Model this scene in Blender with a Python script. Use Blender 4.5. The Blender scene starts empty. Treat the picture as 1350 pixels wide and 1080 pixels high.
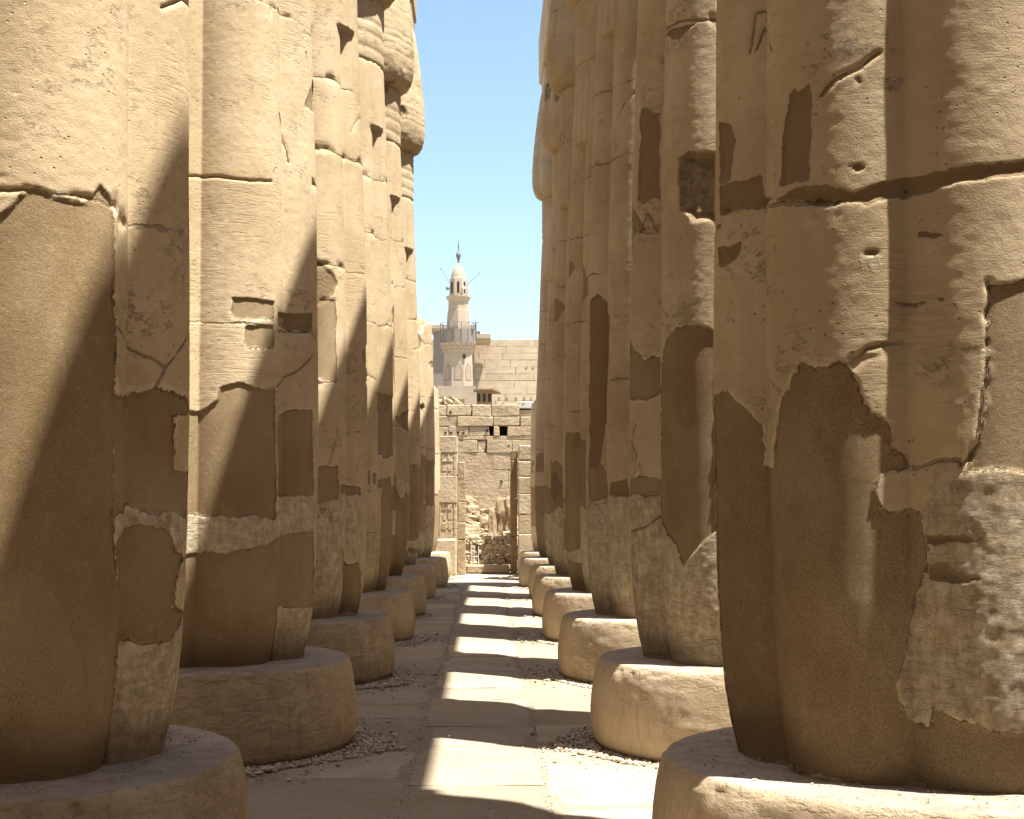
import bpy, bmesh, math, random
import numpy as np
from mathutils import Vector, Matrix

# ------------------------------------------------------------------ camera, sky, sun, exposure
scene = bpy.context.scene
cam_data = bpy.data.cameras.new('camera')
cam = bpy.data.objects.new('camera', cam_data)
scene.collection.objects.link(cam)
cam.location = (0.0, 0.0, 1.6)
cam.rotation_euler = (math.radians(90 + 3.66), 0.0, math.radians(-0.97))
cam_data.sensor_fit = 'HORIZONTAL'
cam_data.sensor_width = 36.0
cam_data.lens = 53.33
cam_data.clip_start = 0.05
cam_data.clip_end = 3000.0
scene.camera = cam

SUN = Vector((1.0, -0.58, 3.42)).normalized()
world = bpy.data.worlds.new('World')
scene.world = world
world.use_nodes = True
wn = world.node_tree.nodes
wl = world.node_tree.links
wn.clear()
w_out = wn.new('ShaderNodeOutputWorld')
w_bg = wn.new('ShaderNodeBackground')
w_sky = wn.new('ShaderNodeTexSky')
w_sky.sky_type = 'NISHITA'
w_sky.sun_disc = False
w_sky.sun_elevation = math.asin(SUN.z)
w_sky.sun_rotation = math.atan2(SUN.x, SUN.y)
w_sky.air_density = 1.0
w_sky.dust_density = 0.9
w_sky.ozone_density = 2.0
w_bg.inputs['Strength'].default_value = 0.079
wl.new(w_sky.outputs['Color'], w_bg.inputs['Color'])
wl.new(w_bg.outputs['Background'], w_out.inputs['Surface'])

sun_data = bpy.data.lights.new('sun', 'SUN')
sun_data.energy = 4.8
sun_data.angle = math.radians(0.55)
sun_data.color = (1.0, 0.965, 0.905)
sun = bpy.data.objects.new('sun', sun_data)
scene.collection.objects.link(sun)
sun.rotation_euler = SUN.to_track_quat('Z', 'Y').to_euler()
sun.location = (20, -12, 60)

scene.view_settings.view_transform = 'Standard'
scene.view_settings.look = 'None'
scene.view_settings.exposure = 1.75
scene.view_settings.gamma = 1.0
scene.view_settings.use_curve_mapping = False
scene.render.engine = 'CYCLES'
scene.cycles.max_bounces = 8
scene.cycles.diffuse_bounces = 5

C = scene.collection
rng = random.Random(7)
PI = math.pi
rad = math.radians

# ------------------------------------------------------------------ numpy noise
def _hash(ix, iy, iz, seed):
    h = (ix * 374761393 + iy * 668265263 + iz * 2147483647 + seed * 1274126177) & 0xFFFFFFFF
    h = ((h ^ (h >> 13)) * 1274126177) & 0xFFFFFFFF
    h = ((h ^ (h >> 16)) * 2246822519) & 0xFFFFFFFF
    return ((h ^ (h >> 15)) & 0xFFFFFF) / float(0xFFFFFF)

def vnoise(p, seed=0):
    i = np.floor(p).astype(np.int64)
    f = p - i
    f = f * f * f * (f * (f * 6 - 15) + 10)
    r = 0.0
    for dx in (0, 1):
        wx = f[:, 0] if dx else 1 - f[:, 0]
        for dy in (0, 1):
            wy = f[:, 1] if dy else 1 - f[:, 1]
            for dz in (0, 1):
                wz = f[:, 2] if dz else 1 - f[:, 2]
                r = r + wx * wy * wz * _hash(i[:, 0] + dx, i[:, 1] + dy, i[:, 2] + dz, seed)
    return r * 2 - 1

def fbm(p, freq=1.0, octs=4, seed=0, gain=0.5):
    a, tot, out = 1.0, 0.0, 0.0
    q = p * freq
    for o in range(octs):
        out = out + a * vnoise(q + 17.3 * o, seed + o)
        tot += a
        a *= gain
        q = q * 2.03
    return out / tot

def sstep(e0, e1, x):
    t = np.clip((x - e0) / (e1 - e0), 0, 1)
    return t * t * (3 - 2 * t)

def seg_dist(px, py, pts, closed):
    """distance to a polyline; for a closed one also whether inside"""
    n = len(pts)
    best = np.full(px.shape, 1e9)
    inside = np.zeros(px.shape, bool)
    for i in range(n if closed else n - 1):
        ax, ay = pts[i]
        bx, by = pts[(i + 1) % n]
        ex, ey = bx - ax, by - ay
        L = ex * ex + ey * ey + 1e-12
        t = np.clip(((px - ax) * ex + (py - ay) * ey) / L, 0, 1)
        best = np.minimum(best, np.hypot(px - ax - t * ex, py - ay - t * ey))
        if closed and abs(ey) > 1e-9:
            c = ((ay > py) != (by > py)) & (px < (bx - ax) * (py - ay) / (by - ay) + ax)
            inside ^= c
    return best, inside

# ------------------------------------------------------------------ materials
def nm(name):
    m = bpy.data.materials.new(name)
    m.use_nodes = True
    t = m.node_tree
    t.nodes.clear()
    o = t.nodes.new('ShaderNodeOutputMaterial')
    b = t.nodes.new('ShaderNodeBsdfPrincipled')
    t.links.new(b.outputs[0], o.inputs[0])
    b.inputs['Roughness'].default_value = 0.95
    b.inputs['Specular IOR Level'].default_value = 0.15
    return m, t, b

class NT:
    """small helper for writing node trees as expressions"""
    def __init__(s, t):
        s.t = t
    def _in(s, sock, v):
        if isinstance(v, (int, float)):
            sock.default_value = v
        elif isinstance(v, tuple):
            sock.default_value = v if len(v) == len(sock.default_value) else tuple(v) + (1.0,)
        else:
            s.t.links.new(v, sock)
    def math(s, op, a, b=0.0, c=0.0, clamp=False):
        n = s.t.nodes.new('ShaderNodeMath')
        n.operation = op
        n.use_clamp = clamp
        s._in(n.inputs[0], a); s._in(n.inputs[1], b); s._in(n.inputs[2], c)
        return n.outputs[0]
    def add(s, a, b): return s.math('ADD', a, b)
    def sub(s, a, b): return s.math('SUBTRACT', a, b)
    def mul(s, a, b): return s.math('MULTIPLY', a, b)
    def madd(s, a, b, c): return s.math('MULTIPLY_ADD', a, b, c)
    def ss(s, v, e0, e1, lo=0.0, hi=1.0):
        n = s.t.nodes.new('ShaderNodeMapRange')
        n.interpolation_type = 'SMOOTHSTEP'
        s._in(n.inputs[0], v)
        n.inputs[1].default_value = e0; n.inputs[2].default_value = e1
        n.inputs[3].default_value = lo; n.inputs[4].default_value = hi
        return n.outputs[0]
    def attr(s, name):
        n = s.t.nodes.new('ShaderNodeAttribute')
        n.attribute_name = name
        return n.outputs['Fac']
    def attrc(s, name):
        n = s.t.nodes.new('ShaderNodeAttribute')
        n.attribute_name = name
        return n.outputs['Color']
    def pos(s):
        return s.t.nodes.new('ShaderNodeNewGeometry').outputs['Position']
    def obj(s):
        return s.t.nodes.new('ShaderNodeTexCoord').outputs['Object']
    def norm(s):
        return s.t.nodes.new('ShaderNodeNewGeometry').outputs['Normal']
    def xyz(s, v):
        n = s.t.nodes.new('ShaderNodeSeparateXYZ')
        s.t.links.new(v, n.inputs[0])
        return n.outputs
    def comb(s, x, y, z):
        n = s.t.nodes.new('ShaderNodeCombineXYZ')
        s._in(n.inputs[0], x); s._in(n.inputs[1], y); s._in(n.inputs[2], z)
        return n.outputs[0]
    def scale(s, v, sc, rot=(0, 0, 0)):
        n = s.t.nodes.new('ShaderNodeMapping')
        s.t.links.new(v, n.inputs[0])
        n.inputs['Rotation'].default_value = rot
        n.inputs['Scale'].default_value = sc
        return n.outputs[0]
    def noise(s, v, scale, detail=4.0, rough=0.55, dist=0.0):
        n = s.t.nodes.new('ShaderNodeTexNoise')
        s.t.links.new(v, n.inputs['Vector'])
        n.inputs['Scale'].default_value = scale
        n.inputs['Detail'].default_value = detail
        n.inputs['Roughness'].default_value = rough
        n.inputs['Distortion'].default_value = dist
        return n.outputs[0]
    def vor(s, v, scale, feature='F1', rnd=1.0):
        n = s.t.nodes.new('ShaderNodeTexVoronoi')
        n.feature = feature
        s.t.links.new(v, n.inputs['Vector'])
        n.inputs['Scale'].default_value = scale
        n.inputs['Randomness'].default_value = rnd
        return n
    def mix(s, f, a, b, blend='MIX'):
        n = s.t.nodes.new('ShaderNodeMix')
        n.data_type = 'RGBA'
        n.blend_type = blend
        s._in(n.inputs[0], f)
        s._in(n.inputs[6], a); s._in(n.inputs[7], b)
        return n.outputs[2]
    def bump(s, h, dist=1.0, strength=1.0):
        n = s.t.nodes.new('ShaderNodeBump')
        n.inputs['Strength'].default_value = strength
        n.inputs['Distance'].default_value = dist
        s.t.links.new(h, n.inputs['Height'])
        return n.outputs[0]

STONE_A = (0.575, 0.465, 0.31)
STONE_B = (0.46, 0.352, 0.215)
PLAST_A = (0.38, 0.29, 0.178)
PLAST_B = (0.30, 0.215, 0.118)

def column_material():
    m, t, b = nm('weathered_sandstone')
    N = NT(t)
    P = N.pos()
    n_lo = N.noise(P, 1.3, 4, 0.6)
    n_mid = N.noise(P, 7.0, 5, 0.6)
    n_hi = N.noise(P, 38.0, 4, 0.6)
    n_fine = N.noise(P, 170.0, 3, 0.6)
    edge = N.add(N.mul(N.sub(n_hi, 0.5), 0.046), N.add(N.mul(N.sub(N.noise(P, 15.0, 4, 0.65), 0.5), 0.035), N.mul(N.sub(n_fine, 0.5), 0.008)))
    pl = N.add(N.attr('pl'), edge)
    wn_ = N.add(N.attr('wn'), N.mul(edge, 2.0))
    dk = N.add(N.attr('dk'), N.mul(edge, 0.5))
    kn = N.add(N.attr('kn'), edge)
    jt = N.math('ABSOLUTE', N.add(N.attr('jt'), N.mul(N.sub(n_hi, 0.5), 0.03)))
    ck = N.add(N.attr('ck'), N.mul(N.sub(n_hi, 0.5), 0.006))
    m_dk = N.ss(dk, -0.002, 0.003)
    m_pl = N.ss(pl, -0.002, 0.002)
    m_wn = N.ss(wn_, -0.02, 0.02)
    m_kn = N.ss(kn, -0.01, 0.01)
    # cracks and joints fade in and out along their length
    fade = N.ss(N.noise(P, 3.1, 3, 0.6), 0.38, 0.56)
    m_jt = N.mul(N.ss(jt, 0.003, 0.010, 1.0, 0.0), fade)
    m_ck = N.mul(N.ss(ck, 0.003, 0.0075, 1.0, 0.0), N.ss(N.noise(P, 8.3, 3, 0.6), 0.36, 0.5))
    m_ed = N.mul(N.ss(N.math('ABSOLUTE', N.sub(pl, 0.004)), 0.000, 0.005, 1.0, 0.0), N.ss(N.noise(P, 6.3, 5, 0.75), 0.47, 0.60))
    # colours: bedding streaks run level through the stone
    streak = N.noise(N.scale(P, (2.0, 2.0, 22.0), (0.10, 0.06, 0)), 1.0, 5, 0.6)
    cs = N.mix(N.ss(n_lo, 0.3, 0.7), STONE_A, STONE_B)
    cs = N.mix(N.mul(N.mul(N.ss(streak, 0.45, 0.75), N.ss(n_mid, .35, .65)), 0.5), cs, (0.40, 0.295, 0.175))
    cs = N.mix(N.mul(N.ss(n_mid, 0.50, 0.80), 0.45), cs, (0.64, 0.54, 0.385))
    drip = N.noise(N.scale(P, (14.0, 14.0, 1.1)), 1.0, 4, 0.6)
    cs = N.mix(N.mul(N.ss(drip, 0.56, 0.80), 0.35), cs, (0.36, 0.26, 0.15))
    stain = N.noise(N.scale(P, (1.0, 1.0, 0.55)), 2.1, 7, 0.7, 0.6)
    cs = N.mix(N.mul(N.ss(stain, 0.48, 0.70), 0.28), cs, (0.35, 0.255, 0.15))
    # pale flaked rim where stone breaks off, its lit edge painted in too
    rim = N.mul(N.ss(pl, -0.035, -0.010), N.ss(N.noise(P, 9.0, 5, 0.7), 0.45, 0.58))
    cs = N.mix(N.mul(rim, 0.65), cs, (0.64, 0.54, 0.39))
    cw = N.mix(N.ss(N.noise(N.scale(P, (1.0, 1.0, .55)), 17.0, 7, 0.78), 0.40, 0.62), (0.42, 0.33, 0.215), (0.64, 0.55, 0.41))
    cw = N.mix(N.mul(N.ss(drip, 0.52, 0.72), 0.4), cw, (0.31, 0.22, 0.125))
    cw = N.mix(N.mul(N.ss(stain, 0.44, 0.58), 0.25), cw, (0.62, 0.57, 0.43))
    cp = N.mix(N.ss(n_lo, 0.35, 0.68), PLAST_A, PLAST_B)
    cp = N.mix(N.mul(N.ss(stain, 0.46, 0.64), 0.50), cp, (0.23, 0.155, 0.075))
    cp = N.mix(N.mul(N.ss(N.noise(P, 7.0, 9, 0.78), 0.54, 0.68), 0.50), cp, (0.43, 0.335, 0.20))
    cp = N.mix(N.mul(N.ss(N.noise(N.scale(P, (30.0, 30.0, 3.0)), 1.0, 4, 0.65), 0.60, 0.72), 0.35), cp, (0.40, 0.31, 0.19))
    cp = N.mix(N.mul(N.ss(n_fine, 0.52, 0.72), 0.30), cp, (0.15, 0.095, 0.042))
    cd = N.mix(n_mid, (0.215, 0.152, 0.082), (0.275, 0.20, 0.115))
    ck_c = N.mix(N.ss(N.noise(P, 18.0, 5, 0.7), 0.4, 0.6), (0.36, 0.27, 0.17), (0.26, 0.19, 0.11))
    col = N.mix(m_wn, cs, cw)
    col = N.mix(m_pl, col, cp)
    col = N.mix(m_kn, col, ck_c)
    col = N.mix(m_dk, col, cd)
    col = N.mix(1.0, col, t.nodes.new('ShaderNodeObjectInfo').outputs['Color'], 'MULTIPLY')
    # damp grimy foot of the shaft
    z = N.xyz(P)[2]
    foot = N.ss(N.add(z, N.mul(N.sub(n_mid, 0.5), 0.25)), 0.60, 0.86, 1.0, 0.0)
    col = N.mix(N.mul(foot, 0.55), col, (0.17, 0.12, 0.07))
    line = N.math('MAXIMUM', N.mul(m_jt, N.sub(1.0, N.mul(m_pl, 0.8))), N.math('MAXIMUM', N.mul(m_ck, 0.8), N.mul(m_ed, 0.75)))
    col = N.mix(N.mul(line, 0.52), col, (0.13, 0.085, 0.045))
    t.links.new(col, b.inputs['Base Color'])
    # relief
    pits = N.vor(P, 26.0)
    pitm = N.mul(N.ss(pits.outputs['Distance'], 0.05, 0.16, 1.0, 0.0), N.ss(N.noise(P, 4.1, 3, 0.6), 0.50, 0.60))
    zone = N.ss(N.noise(P, 2.3, 4, 0.65), 0.52, 0.64)
    zone2 = N.ss(N.noise(P, 1.7, 4, 0.65), 0.50, 0.66)
    flake = N.ss(N.noise(N.scale(P, (1.0, 1.0, 1.9), (0.2, 0.15, 0)), 13.0, 8, 0.74), 0.52, 0.60)
    scratch = N.ss(N.noise(N.scale(P, (7.0, 7.0, 62.0), (0.38, -0.32, 0)), 1.0, 6, 0.70), 0.48, 0.66)
    h_st = N.add(N.mul(n_hi, 0.0022), N.add(N.mul(n_fine, 0.0016), N.mul(pitm, -0.014)))
    h_st = N.sub(h_st, N.mul(N.mul(flake, zone), 0.0045))
    h_st = N.sub(h_st, N.mul(N.mul(scratch, zone2), 0.0028))
    h_st = N.add(h_st, N.mul(n_mid, 0.0012))
    dash = N.ss(N.noise(N.scale(P, (1.0, 1.0, 1.5)), 150.0, 3, 0.7), 0.50, 0.66)
    h_pl = N.add(N.mul(N.noise(P, 240.0, 2, 0.6), 0.0014), N.add(N.mul(dash, -0.0020), N.add(N.mul(n_hi, 0.003), N.mul(n_mid, 0.003))))
    ledge = N.ss(N.noise(N.scale(P, (3.2, 3.2, 11.0), (0.12, 0.08, 0)), 1.0, 8, 0.72), 0.46, 0.56)
    h_wn = N.add(N.mul(N.noise(P, 40.0, 7, 0.80), 0.007), N.add(N.mul(n_fine, 0.002), N.mul(ledge, 0.0045)))
    h = N.math('MULTIPLY_ADD', N.sub(h_wn, h_st), m_wn, h_st)
    h = N.math('MULTIPLY_ADD', N.sub(N.sub(h_pl, 0.010), h), m_pl, h)
    h = N.math('MULTIPLY_ADD', N.sub(h_wn, h), m_kn, h)
    h = N.math('MULTIPLY_ADD', N.sub(N.sub(N.mul(n_hi, 0.008), 0.008), h), m_dk, h)
    h = N.sub(h, N.mul(line, 0.014))
    t.links.new(N.bump(h, 1.0, 1.0), b.inputs['Normal'])
    return m

def plain_stone(name, a, c, sc=3.0, bump=0.01, dark=(0.30, 0.22, 0.13), streak=0.3, hi=30.0):
    m, t, b = nm(name)
    N = NT(t)
    P = N.pos()
    n1 = N.noise(P, sc, 5, 0.62)
    col = N.mix(N.ss(n1, 0.3, 0.7), a, c)
    st = N.noise(N.scale(P, (1.5, 1.5, 14.0)), 1.0, 5, 0.6)
    col = N.mix(N.mul(N.ss(st, 0.5, 0.75), streak), col, dark)
    n2 = N.noise(P, hi, 6, 0.65)
    h = N.add(N.mul(n2, bump), N.mul(n1, bump * 2))
    t.links.new(col, b.inputs['Base Color'])
    t.links.new(N.bump(h), b.inputs['Normal'])
    return m

def base_material():
    m, t, b = nm('column_base_stone')
    N = NT(t)
    P = N.pos()
    n_lo = N.noise(P, 1.7, 4, 0.6)
    n_mid = N.noise(P, 9.0, 5, 0.62)
    n_hi = N.noise(P, 60.0, 4, 0.6)
    vst = N.noise(N.scale(P, (26.0, 26.0, 2.2)), 1.0, 4, 0.6)
    hst = N.noise(N.scale(P, (6.0, 6.0, 15.0), (0.5, 0.4, 0)), 1.0, 6, 0.7)
    rough = N.ss(N.attr('rg'), -0.1, 0.25)
    side = N.mix(N.ss(n_lo, 0.35, 0.68), (0.45, 0.355, 0.235), (0.38, 0.292, 0.182))
    side = N.mix(N.mul(N.ss(n_mid, 0.5, 0.75), 0.35), side, (0.47, 0.375, 0.25))
    side = N.mix(N.mul(N.ss(vst, 0.57, 0.68), 0.5), side, (0.48, 0.39, 0.27))
    side = N.mix(N.mul(N.ss(vst, 0.43, 0.33), 0.4), side, (0.27, 0.18, 0.09))
    side = N.mix(N.mul(N.ss(N.noise(N.scale(P, (1, 1, .6)), 3.1, 7, .72, 0), .48, .66), .35), side, (0.27, 0.19, 0.10))
    top = N.mix(N.ss(n_mid, 0.35, 0.7), (0.40, 0.345, 0.275), (0.31, 0.26, 0.20))
    top = N.mix(N.ss(N.vor(P, 34.0).outputs['Distance'], 0.10, 0.16, 0.5, 0.0), top, (0.50, 0.43, 0.33))
    nz = N.xyz(N.norm())[2]
    col = N.mix(N.ss(nz, 0.75, 0.95), side, top)
    t.links.new(col, b.inputs['Base Color'])
    h_r = N.add(N.mul(N.ss(hst, .43, .57), 0.008), N.add(N.mul(hst, .012), N.mul(N.noise(P, 26.0, 8, 0.78), 0.016)))
    h_s = N.add(N.mul(N.ss(vst, .52, .66), 0.004), N.add(N.mul(n_hi, 0.003), N.mul(n_mid, 0.006)))
    h = N.math('MULTIPLY_ADD', N.sub(h_r, h_s), rough, h_s)
    t.links.new(N.bump(h), b.inputs['Normal'])
    return m

def paving_material():
    m, t, b = nm('sandstone_paving')
    N = NT(t)
    P = N.pos()
    n1 = N.noise(P, 1.1, 5, 0.6)
    n2 = N.noise(P, 12.0, 5, 0.65)
    st = N.noise(N.scale(P, (1.2, 9.0, 1.0)), 1.0, 4, 0.6)
    tint = N.attrc('tint')
    col = N.mix(N.ss(n1, 0.35, 0.65), (0.365, 0.30, 0.215), (0.315, 0.255, 0.175))
    col = N.mix(1.0, col, tint, 'MULTIPLY')
    col = N.mix(N.mul(N.ss(st, 0.52, 0.75), 0.35), col, (0.31, 0.24, 0.165))
    col = N.mix(N.mul(N.ss(n2, 0.52, 0.72), 0.45), col, (0.42, 0.37, 0.305))
    col = N.mix(N.mul(N.ss(N.noise(P, 3.3, 6, 0.75), 0.50, 0.66), 0.45), col, (0.28, 0.23, 0.17))
    specks = N.mul(N.ss(N.vor(P, 16.0).outputs['Distance'], 0.04, 0.09, 1.0, 0.0), N.ss(N.noise(P, 2.0, 2), 0.5, 0.6))
    col = N.mix(N.mul(specks, 0.5), col, (0.2, 0.15, 0.1))
    t.links.new(col, b.inputs['Base Color'])
    h = N.add(N.mul(n2, 0.010), N.add(N.mul(N.noise(P, 60.0, 4, 0.6), 0.004), N.mul(st, 0.006)))
    t.links.new(N.bump(h), b.inputs['Normal'])
    return m

def flat_mat(name, col, rough=0.8, metallic=0.0):
    m, t, b = nm(name)
    N = NT(t)
    n1 = N.noise(N.pos(), 6.0, 3, 0.6)
    c = N.mix(N.ss(n1, 0.3, 0.7), col, tuple(x * 0.8 for x in col))
    t.links.new(c, b.inputs['Base Color'])
    b.inputs['Roughness'].default_value = rough
    b.inputs['Metallic'].default_value = metallic
    return m

M_COL = column_material()
M_BASE = base_material()
M_PAVE = paving_material()
M_SAND = plain_stone('packed_sand', (0.40, 0.34, 0.26), (0.36, 0.30, 0.22), 2.0, 0.01, streak=0.1)
M_DIRT = plain_stone('joint_dirt', (0.33, 0.27, 0.195), (0.26, 0.205, 0.14), 20.0, 0.01)
M_WALL = plain_stone('ruin_sandstone', (0.40, 0.315, 0.20), (0.33, 0.25, 0.15), 1.6, 0.035, streak=0.4, hi=9.0)
M_WALL2 = plain_stone('dressed_sandstone', (0.50, 0.41, 0.285), (0.43, 0.34, 0.225), 1.2, 0.02, streak=0.3, hi=12.0)
M_SHADY = plain_stone('shade_brown_stone', (0.28, 0.19, 0.10), (0.21, 0.14, 0.07), 2.0, 0.02)  # brown darkened to paint in the shade of jamb, wall core and holes
M_BROWN = plain_stone('shade_brown_weathered_stone', (0.33, 0.24, 0.145), (0.24, 0.17, 0.095), 2.5, 0.03)  # stump brown, darkened to hold the shade on its face
M_ARCH = plain_stone('architrave_sandstone', (0.52, 0.41, 0.27), (0.43, 0.33, 0.205), 1.5, 0.02)
M_MIN = plain_stone('lime_washed_plaster', (0.37, 0.305, 0.22), (0.32, 0.26, 0.185), 0.5, 0.02, streak=0.15)
M_MINB = flat_mat('grey_board_and_shade', (0.22, 0.185, 0.15))
M_PINK = flat_mat('pink_inlay', (0.34, 0.25, 0.185))
M_DARK = flat_mat('dark_opening', (0.035, 0.028, 0.02))
M_METAL = flat_mat('grey_metal', (0.17, 0.165, 0.16), 0.6, 0.2)
M_WHITE = flat_mat('white_enamel', (0.7, 0.68, 0.63), 0.5)
M_WOOD = flat_mat('brown_boards', (0.20, 0.135, 0.075))
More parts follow.
